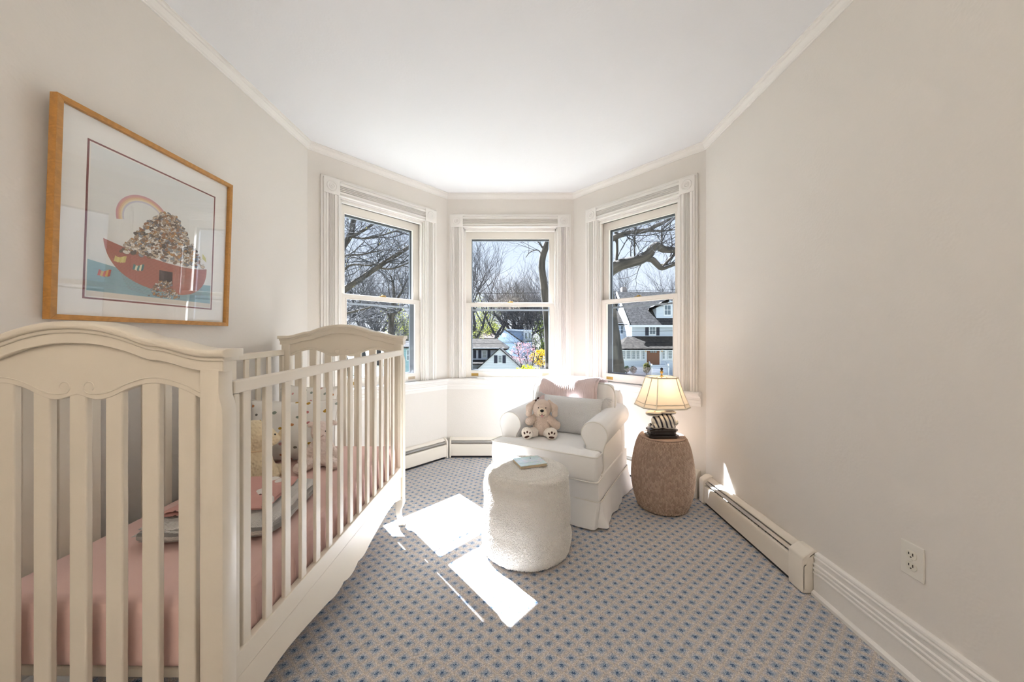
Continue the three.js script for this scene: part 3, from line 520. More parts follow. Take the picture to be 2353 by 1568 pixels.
{ // knitted blanket folded in layers, and a pink printed cloth folded on top of it
  const knit = texture(256, (i, j) => { const u = i / 256 * 16, v = j / 256 * 16, z = Math.abs((u % 4) - 2) * 0.5, s = Math.sin((v + z) * Math.PI * 2 * 1); return 0.5 + 0.32 * s + 0.18 * Math.sin(u * Math.PI * 4) * 0.6 + 0.1 * (n128[j * 256 + i] - 0.5); }, { repeat: [17, 17] });
  const m = mat('#f4efe9', { roughness: 0.95, bumpMap: knit, bumpScale: 0.0024 });
  const h0 = MAT_TOP - SLOPE * (CRIB_D - 1.41), o = thing('knit_blanket', 'white chunky knit blanket folded on the pink crib sheet', 'blanket', at(-1.075, 1.395, h0 + 0.002), 0.10); o.rotation.set(SLOPE, 0.10, 0, 'YXZ');
  // one layer: a soft slab with a fold along its near edge
  const layer = (w, dpt, y, th, seed, dx, dz) => {
    const n = 44, f = (s) => grid(n, n, (a, b) => { const u = a * 2 - 1, v = b * 2 - 1, e = (1 - Math.abs(u) ** 8) * (1 - Math.abs(v) ** 8), x = u * w / 2 * (1 + 0.03 * noise3(v * 2, seed, 1)), z = v * dpt / 2 * (1 + 0.03 * noise3(u * 2, seed, 2)); return V3(x + dx, Math.max(0.001, y + th / 2 + s * th / 2 * Math.sqrt(Math.max(0, e)) + 0.007 * noise3(u * 2.2 + seed, v * 2.2, 3)), z + dz); });
    const a = f(1), b = f(-1); for (let i = 0, I = b.index.array; i < I.length; i += 3) { const q = I[i]; I[i] = I[i + 1]; I[i + 1] = q; } b.computeVertexNormals();
    return boxUV(merge([a, b]));
  };
  mesh('lower_fold', layer(0.42, 0.37, 0.002, 0.034, 1.3, 0, 0), m, o);
  mesh('middle_fold', layer(0.43, 0.36, 0.026, 0.022, 4.7, -0.006, 0.006), m, o);
  mesh('upper_fold', layer(0.42, 0.37, 0.042, 0.028, 7.1, 0.004, -0.004), m, o);
  const roll = tube([V3(-0.20, 0.036, 0.175), V3(-0.06, 0.034, 0.185), V3(0.08, 0.036, 0.182), V3(0.205, 0.036, 0.175)], (t) => 0.016 + 0.004 * Math.sin(t * 9), 10, 40);
  mesh('rolled_edge', boxUV(roll), m, o);
  const cloth = canvasTexture(512, 512, (c, w, h) => {
    c.fillStyle = '#d8a69c'; c.fillRect(0, 0, w, h); const r = rngOf(5);
    for (let i = 0; i < 13; i++) { const x = r() * w, y = r() * h; c.save(); c.translate(x, y); c.rotate(r() * 6); c.fillStyle = '#f0e9e2'; c.beginPath(); c.ellipse(0, 0, 30, 19, 0, 0, 7); c.fill(); c.beginPath(); c.ellipse(26, -12, 12, 9, 0.5, 0, 7); c.fill(); c.fillStyle = '#5a4038'; c.beginPath(); c.ellipse(38, -14, 7, 5, 0, 0, 7); c.fill(); c.restore(); }
  });
  const pm = mat('#ffffff', { map: cloth, roughness: 0.95, bumpMap: weaveBump, bumpScale: 0.0003 });
  const h1 = h0 + 0.075, p = thing('folded_cloth', 'dusty pink printed cloth folded on top of the knit blanket', 'cloth', at(-1.085, 1.395, h1), 0.16); p.rotation.set(SLOPE, 0.16, 0, 'YXZ');
  const sheet = (w, dpt, y, th, seed) => { const g = layer(w, dpt, y, th, seed, 0, 0), uv = g.attributes.uv, q = g.attributes.position; for (let i = 0; i < uv.count; i++) uv.setXY(i, q.getX(i) * 2.4 + 0.5, q.getZ(i) * 2.4 + 0.5); return g; };
  mesh('lower_fold', sheet(0.33, 0.27, 0.002, 0.012, 11.2), pm, p);
  mesh('upper_fold', sheet(0.325, 0.275, 0.011, 0.012, 12.6), pm, p);
  const spiral = Array.from({ length: 30 }, (_, i) => { const a = i * 0.42, r = 0.013 - i * 0.0003; return V3(0.155 + Math.cos(a) * r * 0.5, 0.014 + Math.sin(a) * r, 0.130); });
  mesh('rolled_edge', tube(spiral, 0.0025, 5, 90), pm, p);
}

// ---------------------------------------------------------------- framed print on the left wall, leaning out at the top
{
  const W = 0.718, H = 0.736, o = thing('framed_print', 'large framed print of a red boat below a rainbow in a honey wood frame', 'picture', at(-1.541, 1.526, 1.240), Math.PI / 2);
  o.rotation.set(0.034, Math.PI / 2, 0, 'YXZ');
  const woodMap = texture(256, (i, j) => { const k = j * 256 + i, g = 0.5 + 0.5 * Math.sin((i / 256 * 9 + 1.5 * n4[k] + 0.5 * n16[k]) * Math.PI * 2), s = 0.9 + 0.06 * g + 0.06 * (n64[k] - 0.5); return [0.80 * s, 0.575 * s, 0.29 * s]; }, { srgb: true, repeat: [3, 9] });
  const wood = mat('#ffffff', { map: woodMap, roughness: 0.42 });
  const FW = 0.018, D = 0.026;
  const bar = (pts, D2) => extrude(pts, D2, 0.0015, 2);
  mesh('frame_rail', bar([[-W / 2, 0], [W / 2, 0], [W / 2 - FW, FW], [-W / 2 + FW, FW]], D), wood, o);
  mesh('frame_rail', bar([[-W / 2 + FW, H - FW], [W / 2 - FW, H - FW], [W / 2, H], [-W / 2, H]], D), wood, o);
  mesh('frame_stile', bar([[-W / 2, 0], [-W / 2 + FW, FW], [-W / 2 + FW, H - FW], [-W / 2, H]], D), wood, o);
  mesh('frame_stile', bar([[W / 2 - FW, FW], [W / 2, 0], [W / 2, H], [W / 2 - FW, H - FW]], D), wood, o);
  mesh('backing', between(-W / 2 + 0.006, W / 2 - 0.006, 0.006, H - 0.006, 0.002, 0.009), mat('#b79f7c', { roughness: 0.9 }), o);
  const bx0 = -0.262, bx1 = 0.270, by0 = 0.078, by1 = 0.640;       // red line on the mat
  const matM = mat('#f0ede7', { roughness: 0.9 });
  mesh('mat_board', between(-W / 2 + FW, W / 2 - FW, FW, H - FW, 0.009, 0.0105), matM, o);
  mesh('mat_line', extrude([[bx0, by0], [bx1, by0], [bx1, by1], [bx0, by1]], 0.0008, 0, 1, [[[bx0 + 0.006, by0 + 0.006], [bx0 + 0.006, by1 - 0.006], [bx1 - 0.006, by1 - 0.006], [bx1 - 0.006, by0 + 0.006]]]).translate(0, 0, 0.0104), mat('#7d3f3a', { roughness: 0.8 }), o);
  const art = canvasTexture(1400, 1480, (c, w, h) => {
    const r = rngOf(77), X = (t) => t * w, Y = (t) => t * h;
    const sky = c.createLinearGradient(0, 0, 0, h); sky.addColorStop(0, '#e4e6e4'); sky.addColorStop(0.6, '#e9e7e2'); sky.addColorStop(1, '#dfe6e6'); c.fillStyle = sky; c.fillRect(0, 0, w, h);
    c.fillStyle = '#8fb0b8'; c.beginPath(); c.moveTo(0, Y(0.76)); c.bezierCurveTo(X(0.3), Y(0.80), X(0.6), Y(0.84), w, Y(0.80)); c.lineTo(w, Y(0.965)); c.lineTo(0, Y(0.965)); c.fill();
    for (let i = 0; i < 240; i++) { c.strokeStyle = `rgba(${90 + r() * 60},${130 + r() * 40},${150 + r() * 30},0.25)`; c.lineWidth = 2 + r() * 4; const x = r() * w, y = Y(0.80 + r() * 0.16); c.beginPath(); c.moveTo(x, y); c.quadraticCurveTo(x + 40, y - 6, x + 90, y); c.stroke(); }
    const bows = ['#c98c93', '#d49a86', '#dfba8c', '#e6d6b4', '#c9c4cf']; bows.forEach((b, i) => { c.strokeStyle = b; c.globalAlpha = 0.8; c.lineWidth = 17; c.beginPath(); c.ellipse(X(0.37), Y(0.40), X(0.20) - i * 15, Y(0.175) - i * 15, 0, Math.PI * 0.92, Math.PI * 1.93); c.stroke(); }); c.globalAlpha = 1;
    // hull
    c.fillStyle = '#b06e5e'; c.beginPath(); c.moveTo(X(0.09), Y(0.60)); c.bezierCurveTo(X(0.12), Y(0.86), X(0.40), Y(0.91), X(0.62), Y(0.92)); c.bezierCurveTo(X(0.80), Y(0.93), X(0.96), Y(0.86), X(0.95), Y(0.66)); c.bezierCurveTo(X(0.70), Y(0.72), X(0.35), Y(0.66), X(0.09), Y(0.60)); c.fill();
    for (let i = 0; i < 26; i++) { c.strokeStyle = `rgba(${90 + r() * 40},${45 + r() * 20},40,0.35)`; c.lineWidth = 3; const y = 0.64 + i * 0.011; c.beginPath(); c.moveTo(X(0.11 + i * 0.006), Y(y)); c.bezierCurveTo(X(0.4), Y(y + 0.05), X(0.7), Y(y + 0.05), X(0.94 - i * 0.002), Y(y + 0.02)); c.stroke(); }
    c.fillStyle = '#4a3a38'; c.fillRect(X(0.50), Y(0.745), X(0.115), Y(0.10));
    // heap of small soft animals-like blotches on deck and on the landing
    const cols = ['#8a7360', '#b9aa97', '#d8cfc2', '#6d5a4c', '#a98f74', '#7c7f86', '#c7b59c', '#5d5048', '#e4ddd2', '#9c6f4d', '#93969a', '#b98a55'];
    const blot = (x, y, s) => { c.save(); c.translate(x, y); c.rotate((r() - 0.5) * 1.6); c.fillStyle = cols[Math.floor(r() * cols.length)]; c.strokeStyle = 'rgba(70,55,45,0.55)'; c.lineWidth = 2; c.beginPath(); c.ellipse(0, 0, s, s * (0.45 + 0.25 * r()), 0, 0, 7); c.fill(); c.stroke(); c.beginPath(); c.ellipse(s * 0.85, -s * 0.42, s * 0.42, s * 0.36, 0, 0, 7); c.fill(); c.stroke(); for (const k of [-0.6, -0.25, 0.3, 0.6]) { c.beginPath(); c.moveTo(s * k, s * 0.35); c.lineTo(s * (k + 0.1 * (r() - 0.5)), s * (0.8 + 0.2 * r())); c.stroke(); } c.restore(); };
    for (let i = 0; i < 620; i++) { const t = Math.pow(i / 620, 0.8), y = lerp(0.29, 0.665, t), half = lerp(0.05, 0.36, Math.pow(t, 0.8)), x = 0.565 + (r() - 0.5) * 2 * half; blot(X(x), Y(y), 16 + r() * 18); }
    for (let i = 0; i < 150; i++) { const t = i / 150, y = lerp(0.83, 0.955, t), half = lerp(0.05, 0.15, t); blot(X(0.55 + (r() - 0.5) * 2 * half), Y(y), 9 + r() * 10); }
    const sail = (x, y, a, b2) => { for (let k = 0; k < 5; k++) { c.fillStyle = k % 2 ? a : b2; c.beginPath(); c.moveTo(X(x) + k * 22, Y(y) + 14 * Math.sin(k)); c.lineTo(X(x) + k * 22 + 22, Y(y) + 14 * Math.sin(k + 1)); c.lineTo(X(x) + k * 22 + 10, Y(y) + 62 + 10 * Math.sin(k)); c.lineTo(X(x) + k * 22 - 12, Y(y) + 62); c.fill(); } };
    sail(0.07, 0.815, '#d9b36a', '#b9564a'); sail(0.30, 0.735, '#e4dcc0', '#4f7a78'); sail(0.17, 0.70, '#dccf86', '#d4c27a');
    c.fillStyle = '#c9c37a'; c.beginPath(); c.moveTo(X(0.90), Y(0.53)); c.lineTo(X(0.935), Y(0.56)); c.lineTo(X(0.945), Y(0.60)); c.lineTo(X(0.90), Y(0.575)); c.fill();
    c.fillStyle = '#ded5c8'; c.fillRect(0, Y(0.965), w, h);
  });
  const pg = new THREE.PlaneGeometry(bx1 - bx0 - 0.022, by1 - by0 - 0.022).translate((bx0 + bx1) / 2, (by0 + by1) / 2, 0.0112);
  mesh('print', pg, mat('#ffffff', { map: art, roughness: 0.9 }), o);
  mesh('glass', between(-W / 2 + 0.012, W / 2 - 0.012, 0.012, H - 0.012, 0.015, 0.017), M.glass, o);
}

// ---------------------------------------------------------------- slipcovered armchair
const CH = { x: 0.147, d: 2.352, turn: -Math.atan2(0.485, 0.874) };   // local x = across (right), z = towards the front, y up
const chairAt = (u, v, h = 0) => at(CH.x + u * 0.874 + v * 0.485, CH.d - u * 0.485 + v * 0.874, h);   // v runs backwards
{
  const o = thing('armchair', 'white slipcovered armchair with rolled arms and a pleated skirt', 'armchair', at(CH.x, CH.d), CH.turn);
  const welt = mat('#efebe3', { roughness: 0.85 });
  // deck below the cushion
  mesh('seat_base', rbox(0.744, 0.152, 0.765, 0.012, 0, 0.238, -0.4175), M.slip, o);
  // skirt with box pleats at the corners
  const X0 = -0.377, X1 = 0.377, Z0 = -0.80, Z1 = -0.035, per = [[X0, Z1], [X1, Z1], [X1, Z0], [X0, Z0]];
  const lens = per.map((p, i) => Math.hypot(per[(i + 1) % 4][0] - p[0], per[(i + 1) % 4][1] - p[1])), total = lens.reduce((a, b) => a + b);
  const skirt = grid(560, 10, (u, v) => {
    let s = u * total, i = 0; while (s > lens[i] && i < 3) s -= lens[i++];
    const a = per[i], b = per[(i + 1) % 4], t = s / lens[i], dx = (b[0] - a[0]) / lens[i], dz = (b[1] - a[1]) / lens[i], nx = -dz, nz = dx;
    const corner = Math.min(s, lens[i] - s), down = 1 - v;
    const pleat = -0.060 * down * (1 - smooth(0.006, 0.024, corner)) + 0.016 * down * smooth(0.012, 0.05, corner) * (1 - smooth(0.05, 0.22, corner));
    const wave = down * (0.007 * Math.sin(s * 17 + i * 2) + 0.004 * Math.sin(s * 43 + i));
    const out = 0.004 + 0.022 * down + pleat + wave;
    return V3(a[0] + dx * s + nx * -out * -1, lerp(0.012 + 0.004 * Math.sin(s * 9), 0.172, v), a[1] + dz * s + nz * out);
  }, true);
  mesh('skirt', skirt, M.slip, o);
  mesh('skirt_welt', tube([...per.map((p) => V3(p[0], 0.172, p[1]))].flatMap((p, i, l) => [p.clone().lerp(l[(i + 1) % 4], 0.01), p.clone().lerp(l[(i + 1) % 4], 0.25), p.clone().lerp(l[(i + 1) % 4], 0.5), p.clone().lerp(l[(i + 1) % 4], 0.75), p.clone().lerp(l[(i + 1) % 4], 0.99)]), 0.004, 6, 160, true), welt, o);
  // front and side panels, softly gathered
  mesh('front_panel', grid(60, 10, (u, v) => V3(lerp(-0.370, 0.370, u), lerp(0.168, 0.312, v), -0.034 + 0.010 * Math.sin(v * 3.1) + 0.003 * Math.sin(u * 60) * (1 - v))), M.slip, o);
  for (const s of [-1, 1]) {
    // rolled arm: profile across, carried from front to back
    const R = 0.088, cx = 0.312, cy = 0.555, prof = [];
    prof.push([0.262, 0.30], [0.262, 0.47]);
    for (let k = 0; k <= 22; k++) { const a = Math.PI * 0.92 - k / 22 * Math.PI * 1.36; prof.push([cx + Math.cos(a) * R * 1.05, cy + Math.sin(a) * R]); }
    prof.push([0.356, 0.44], [0.360, 0.36], [0.370, 0.26], [0.374, 0.172], [0.262, 0.172]);
    const pts = s > 0 ? prof : prof.map(([x, y]) => [-x, y]).reverse(), g = extrude(pts, 0.60, 0.014, 4), p = g.attributes.position;
    for (let i = 0; i < p.count; i++) { const z = p.getZ(i), t = z / 0.60; p.setY(i, p.getY(i) + (p.getY(i) > 0.4 ? 0.030 * smooth(0.55, 0, t) : 0)); p.setX(i, p.getX(i) + s * 0.006 * Math.sin(t * 7 + p.getY(i) * 20) * (p.getY(i) < 0.47 ? 1 : 0.2)); }
    g.translate(0, 0, -0.735); g.computeVertexNormals();
    mesh('arm', boxUV(toCreasedNormals(g, 0.9)), M.slip, o);
    // inset front of the arm, with a welt round it
    const fr = []; for (let k = 0; k <= 24; k++) { const a = Math.PI * 1.05 - k / 24 * Math.PI * 1.1; fr.push([cx + Math.cos(a) * R * 0.97, cy + Math.sin(a) * R * 0.93]); } fr.push([0.374, 0.47], [0.362, 0.32], [0.270, 0.32], [0.264, 0.47]);
    const fp = s > 0 ? fr : fr.map(([x, y]) => [-x, y]).reverse();
    mesh('arm_front', extrude(fp, 0.012, 0.005, 3).translate(0, 0, -0.140), M.slip, o);
    mesh('arm_welt', tube(fr.map(([x, y]) => V3(s * x, y, -0.131)), 0.0038, 6, 120, true), welt, o);
  }
  // frame of the back
  const back = grid(40, 30, (u, v) => {
    const a = u * Math.PI * 2, q = 0.35, h = lerp(0.172, 0.765, v), lean = 0.06 * smooth(0.25, 0.80, h), w = lerp(0.370, 0.340, smooth(0.3, 0.8, h)), th = lerp(0.09, 0.06, v), top = 1 - 0.45 * smooth(0.9, 1, v);
    return V3(Math.sign(Math.cos(a)) * Math.abs(Math.cos(a)) ** q * w * (1 - 0.05 * smooth(0.9, 1, v)), h, -0.70 - lean + Math.sign(Math.sin(a)) * Math.abs(Math.sin(a)) ** q * th * top);
  }, true);
  const topCap = grid(40, 6, (u, v) => { const a = u * Math.PI * 2, q = 0.35, k = Math.cos(v * Math.PI / 2); return V3(Math.sign(Math.cos(a)) * Math.abs(Math.cos(a)) ** q * 0.340 * 0.95 * (0.2 + 0.8 * k) * (v < 1 ? 1 : 0), 0.765 + 0.018 * Math.sin(v * Math.PI / 2), -0.76 + Math.sign(Math.sin(a)) * Math.abs(Math.sin(a)) ** q * 0.06 * 0.55 * k); }, true);
  mesh('back_frame', merge([back, topCap]), M.slip, o);
  // seat cushion, wider in front of the arms
  const T = [[-0.252, -0.60], [-0.252, -0.125], [-0.376, -0.115], [-0.380, 0.030], [0.380, 0.030], [0.376, -0.115], [0.252, -0.125], [0.252, -0.60]];
  const tc = (() => {
    const sh = new THREE.Shape(); const rr = 0.03;
    T.forEach((p, i) => { const a = T[(i + 7) % 8], b = T[(i + 1) % 8], da = Math.hypot(a[0] - p[0], a[1] - p[1]), db = Math.hypot(b[0] - p[0], b[1] - p[1]), p0 = [p[0] + (a[0] - p[0]) / da * rr, p[1] + (a[1] - p[1]) / da * rr], p1 = [p[0] + (b[0] - p[0]) / db * rr, p[1] + (b[1] - p[1]) / db * rr]; if (i) sh.lineTo(...p0); else sh.moveTo(...p0); sh.quadraticCurveTo(p[0], p[1], ...p1); }); sh.closePath();
    return sh.getSpacedPoints(220);
  })();
  const cush = (k) => tc.map((q) => [q.x, q.y]);
  const inside = (x, z) => { let d = 1e9; for (let i = 0; i < tc.length - 1; i++) { const a = tc[i], b = tc[i + 1], l2 = (b.x - a.x) ** 2 + (b.y - a.y) ** 2 || 1e-9, t = clamp(((x - a.x) * (b.x - a.x) + (z - a.y) * (b.y - a.y)) / l2, 0, 1); d = Math.min(d, Math.hypot(x - a.x - (b.x - a.x) * t, z - a.y - (b.y - a.y) * t)); } let c = false; for (let i = 0, j = tc.length - 1; i < tc.length; j = i++) if ((tc[i].y > z) !== (tc[j].y > z) && x < (tc[j].x - tc[i].x) * (z - tc[i].y) / (tc[j].y - tc[i].y) + tc[i].x) c = !c; return c ? d : -d; };
  const seat = blob((p) => { const e = inside(p.x, p.z), crown = 0.012 * smooth(0, 0.12, e), dy = Math.abs(p.y - 0.387) - 0.080 - crown, bulge = 0.010 * (1 - ((p.y - 0.387) / 0.085) ** 2), dx = -e - bulge + 0.01; const a = Math.max(dx + 0.018, 0), b = Math.max(dy + 0.018, 0); return Math.hypot(a, b) - 0.018 + Math.min(Math.max(dx + 0.018, dy + 0.018), 0) + 0.0016 * noise3(p.x * 9, p.y * 5, p.z * 9); }, V3(-0.43, 0.28, -0.62), V3(0.43, 0.49, 0.06), 0.012);
  mesh('seat_cushion', boxUV(seat), M.slip, o);
  for (const y of [0.312, 0.462]) mesh('cushion_welt', tube(tc.filter((_, i) => i % 3 === 0).map((q) => { const c = V3(q.x, y, q.y); return c; }), 0.0042, 6, 300, true), welt, o);
  // loose back cushion
  const bc = blob((p) => {
    const t = (p.y - 0.45) / 0.38, zc = -0.575 - 0.042 * clamp(t, 0, 1.2), w = 0.335 + 0.012 * Math.sin(t * 5) - 0.01 * t, th = 0.075 - 0.012 * t + 0.030 * (1 - (p.x / 0.34) ** 2) * clamp(1 - (t - 0.45) ** 2 * 2.4, 0, 1);
    const dx = Math.abs(p.x) - w, dy = Math.abs(p.y - 0.640) - 0.190, dz = Math.abs(p.z - zc) - th, r = 0.045, a = Math.max(dx + r, 0), b = Math.max(dy + r, 0), c = Math.max(dz + r, 0);
    return Math.hypot(a, b, c) - r + Math.min(Math.max(dx, dy, dz) + r, 0) + 0.006 * noise3(p.x * 7 + 3, p.y * 7, p.z * 4);
  }, V3(-0.38, 0.42, -0.86), V3(0.38, 0.87, -0.42), 0.012);
  mesh('back_cushion', boxUV(bc), M.slip, o);
  const wl = (z) => [V3(-0.325, 0.50, z), V3(-0.337, 0.64, z - 0.020), V3(-0.330, 0.78, z - 0.036), V3(-0.29, 0.822, z - 0.042), V3(0, 0.828, z - 0.044), V3(0.29, 0.822, z - 0.042), V3(0.330, 0.78, z - 0.036), V3(0.337, 0.64, z - 0.020), V3(0.325, 0.50, z)];
  mesh('back_welt', tube(wl(-0.530), 0.004, 6, 140), welt, o);
  for (const [x, z] of [[-0.33, -0.10], [0.33, -0.10], [-0.33, -0.74], [0.33, -0.74]]) mesh('leg', new THREE.CylinderGeometry(0.022, 0.018, 0.150, 12).translate(x, 0.075, z), mat('#3a2a20'), o);
}
// ---------------------------------------------------------------- throw folded over the back of the chair
{
  const crinkle = texture(256, (() => { const a = tileNoise(256, 8, 51), b = tileNoise(256, 32, 52); return (i, j) => { const w = 0.5 + 0.5 * Math.sin((i / 256 * 22 + a[j * 256 + i] * 1.6) * Math.PI * 2); return 0.55 * w * w + 0.3 * b[(j >> 2) * 256 + i] + 0.15 * n128[j * 256 + i]; }; })(), { repeat: [3.6, 2.2] });
  const m = mat('#ecd6d2', { roughness: 0.95, bumpMap: crinkle, bumpScale: 0.0028, sheen: 0.3, sheenColor: new THREE.Color(1, 0.95, 0.95) });
  const o = thing('throw_blanket', 'pale pink crinkled gauze throw hanging over the armchair back', 'blanket', at(CH.x, CH.d), CH.turn);
  const path = [[0.595, -0.474], [0.66, -0.477], [0.73, -0.484], [0.79, -0.496], [0.826, -0.527], [0.845, -0.59], [0.842, -0.67], [0.830, -0.73], [0.79, -0.800], [0.72, -0.846], [0.64, -0.854]].map(([y, z]) => V3(0, y, z));
  const curve = new THREE.CatmullRomCurve3(path), N = 80, K = 240;
  const sheet = (x0, x1, off, seed, cut) => {
    const side = (s) => grid(K, N, (u, v) => {
      const p = curve.getPointAt(v * cut), t = curve.getTangentAt(v * cut), n = V3(0, -t.z, t.y).normalize(); if (n.y < 0 && v < 0.6) n.negate();
      const nn = v * cut < 0.5 ? V3(0, t.z > 0 ? 0 : 0, 0).add(V3(0, -t.z, t.y)) : V3(0, -t.z, t.y);
      const x = lerp(x0, x1, u) + 0.008 * noise3(v * 4, seed, 0) - 0.055 * (1 - smooth(0.0, 0.5, v)) * (u < 0.5 ? 1 : 0) * (0.5 - u) * 2 * 0.3, w = 0.0006 * Math.sin(u * 170 + 5 * noise3(u * 6, v * 5, seed)) + 0.0022 * noise3(u * 9, v * 6, seed);
      const e = Math.min(1, Math.min(u, 1 - u) * 40, Math.min(v, 1 - v) * 40);
      return p.clone().setX(x).addScaledVector(nn.normalize(), off + w + s * 0.003 * e);
    });
    const a = side(1), b = side(-1); for (let i = 0, I = b.index.array; i < I.length; i += 3) { const q = I[i]; I[i] = I[i + 1]; I[i + 1] = q; } b.computeVertexNormals(); return merge([a, b]);
  };
  mesh('under_layer', sheet(-0.225, 0.225, 0.010, 2.2, 0.97), m, o);
  mesh('upper_layer', sheet(-0.235, 0.205, 0.020, 5.9, 0.95), m, o);
}
// ---------------------------------------------------------------- knitted lumbar pillow with tassels
{
  const knit = texture(256, (i, j) => { const row = Math.floor(j / 8), u = (i + (row % 2) * 8) % 16 / 16 - 0.5, v = (j % 8) / 8 - 0.5; return Math.min(1, Math.hypot(u * 1.2, v) * 2.1) ; }, { repeat: [1.75, 2.1] });
  const m = mat('#f3f1f1', { roughness: 0.95, bumpMap: knit, bumpScale: 0.0045 });
  const p = chairAt(0.055, 0.398, 0.472 + 0.134), o = thing('lumbar_pillow', 'white open-knit lumbar pillow with corner tassels on the armchair', 'pillow', p, CH.turn);
  o.rotation.set(-0.17, CH.turn + 0.04, -0.015, 'YXZ');
  mesh('cover', pillowGeometry(0.45, 0.27, 0.125, 44, 0.025, 0.004, 9), m, o);
  const tm = mat('#e9e6e4', { roughness: 0.9 }), r = rngOf(3);
  for (const [sx, sy] of [[1, 1], [-1, 1], [1, -1], [-1, -1]]) {
    const strands = [new THREE.SphereGeometry(0.007, 10, 8).translate(sx * 0.227, sy * 0.133, 0)];
    if (sy > 0) for (let k = 0; k < 26; k++) { const a = (r() - 0.5) * 1.0 + (sx > 0 ? -0.15 : Math.PI + 0.15), l = 0.055 + r() * 0.02, z = (r() - 0.3) * 0.03; strands.push(tube([V3(sx * 0.228, sy * 0.133, 0), V3(sx * 0.228 + Math.cos(a) * l * 0.5, sy * 0.133 + Math.sin(a) * l * 0.5 + 0.005, z * 0.6), V3(sx * 0.228 + Math.cos(a) * l, sy * 0.133 + Math.sin(a) * l - 0.008, z)], 0.0011, 4, 6)); }
    mesh('tassel', merge(strands), tm, o);
  }
}
// ---------------------------------------------------------------- plush dog on the seat
{
  const p = chairAt(-0.098, 0.215, 0.476), o = thing('plush_dog', 'beige plush dog with floppy ears and brown paw pads sitting on the armchair', 'plush toy', p, -0.10);
  const fur = furM('#ddc9ba'), pale = furM('#f2e8dc'), brown = mat('#4b2d22', { roughness: 0.9 });
  const body = union([sdE(V3(0, 0.085, -0.012), [0.066, 0.085, 0.055]), sdE(V3(0, 0.060, 0.012), [0.062, 0.058, 0.050]), sdE(V3(0.002, 0.198, 0.012), [0.066, 0.064, 0.060], [0, 0, 0.04]),
    sdC(V3(-0.045, 0.142, 0.0), V3(-0.085, 0.112, 0.045), 0.020, 0.031), sdC(V3(0.045, 0.138, 0.0), V3(0.100, 0.085, 0.030), 0.020, 0.032)], 0.014);
  mesh('body', blob((q) => Math.max(body(q), -q.y + 0.001), V3(-0.13, 0, -0.08), V3(0.15, 0.28, 0.10), 0.004, 0.0022, 0.005), fur, o);
  for (const s of [-1, 1]) {
    const ear = union([sdC(V3(s * 0.052, 0.245, 0.004), V3(s * 0.088, 0.205, 0.012), 0.014, 0.021), sdC(V3(s * 0.088, 0.205, 0.012), V3(s * 0.092, 0.160, 0.022), 0.021, 0.022)], 0.02);
    mesh('ear', blob(ear, V3(s > 0 ? 0.03 : -0.12, 0.13, -0.03), V3(s > 0 ? 0.12 : -0.03, 0.27, 0.05), 0.0036, 0.0018, 0.005), fur, o);
    const fx = s < 0 ? -0.098 : 0.070, fy = 0.042, tilt = s < 0 ? 0.35 : -0.1;
    const leg = union([sdC(V3(s * 0.035, 0.036, 0.03), V3(fx, fy - 0.004, 0.075), 0.034, 0.034), sdE(V3(fx, fy, 0.098), [0.041, 0.043, 0.026], [0, s < 0 ? -0.25 : 0.1, tilt])], 0.015);
    const foot = mesh('foot', blob((q) => Math.max(leg(q), -q.y + 0.001), V3(fx - 0.07, 0, -0.01), V3(fx + 0.08, 0.10, 0.14), 0.0036, 0.0015, 0.005), pale, o);
    const pad = (x, y, rx, ry, a) => mesh('paw_pad', new THREE.SphereGeometry(1, 14, 10).scale(rx, ry, 0.004).rotateZ(a).rotateY(s < 0 ? -0.25 : 0.1).translate(fx + x, fy + y, 0.1225), brown, foot);
    pad(0.0, -0.019, 0.019, 0.0075, tilt); pad(-0.017, 0.006, 0.006, 0.009, 0.4); pad(0.002, 0.014, 0.0065, 0.0085, 0); pad(0.020, 0.008, 0.005, 0.0085, -0.5);
  }
  const muz = union([sdE(V3(0.004, 0.183, 0.068), [0.034, 0.029, 0.022]), sdE(V3(-0.012, 0.174, 0.076), [0.018, 0.016, 0.014]), sdE(V3(0.020, 0.174, 0.076), [0.018, 0.016, 0.014])], 0.01);
  const mz = mesh('muzzle', blob(muz, V3(-0.04, 0.14, 0.03), V3(0.05, 0.23, 0.11), 0.0034, 0.0008, 0.004), furM('#e9d8c2'), o);
  mesh('nose', new THREE.SphereGeometry(1, 16, 12).scale(0.0135, 0.0095, 0.008).translate(0.004, 0.197, 0.090), M.black, mz);
  mesh('mouth', merge([tube([V3(0.004, 0.188, 0.092), V3(0.004, 0.172, 0.0925)], 0.0012, 5, 6), tube([V3(-0.018, 0.171, 0.089), V3(-0.006, 0.165, 0.091), V3(0.004, 0.171, 0.0925), V3(0.014, 0.165, 0.091), V3(0.026, 0.171, 0.089)], 0.0013, 5, 20)]), brown, mz);
  mesh('tongue', new THREE.SphereGeometry(1, 12, 8).scale(0.010, 0.009, 0.004).translate(0.004, 0.160, 0.088), mat('#d9a3a0', { roughness: 0.8 }), mz);
  for (const s of [-1, 1]) mesh('eye', new THREE.SphereGeometry(0.0038, 12, 8).translate(0.004 + s * 0.026, 0.213, 0.068), M.black, o);
  const bow = mesh('bow', merge([-1, 1].map((s) => new THREE.SphereGeometry(1, 12, 8).scale(0.011, 0.0065, 0.005).rotateZ(0.75).translate(-0.036 + s * 0.008, 0.262 + s * 0.008, 0.012))), brown, o);
}
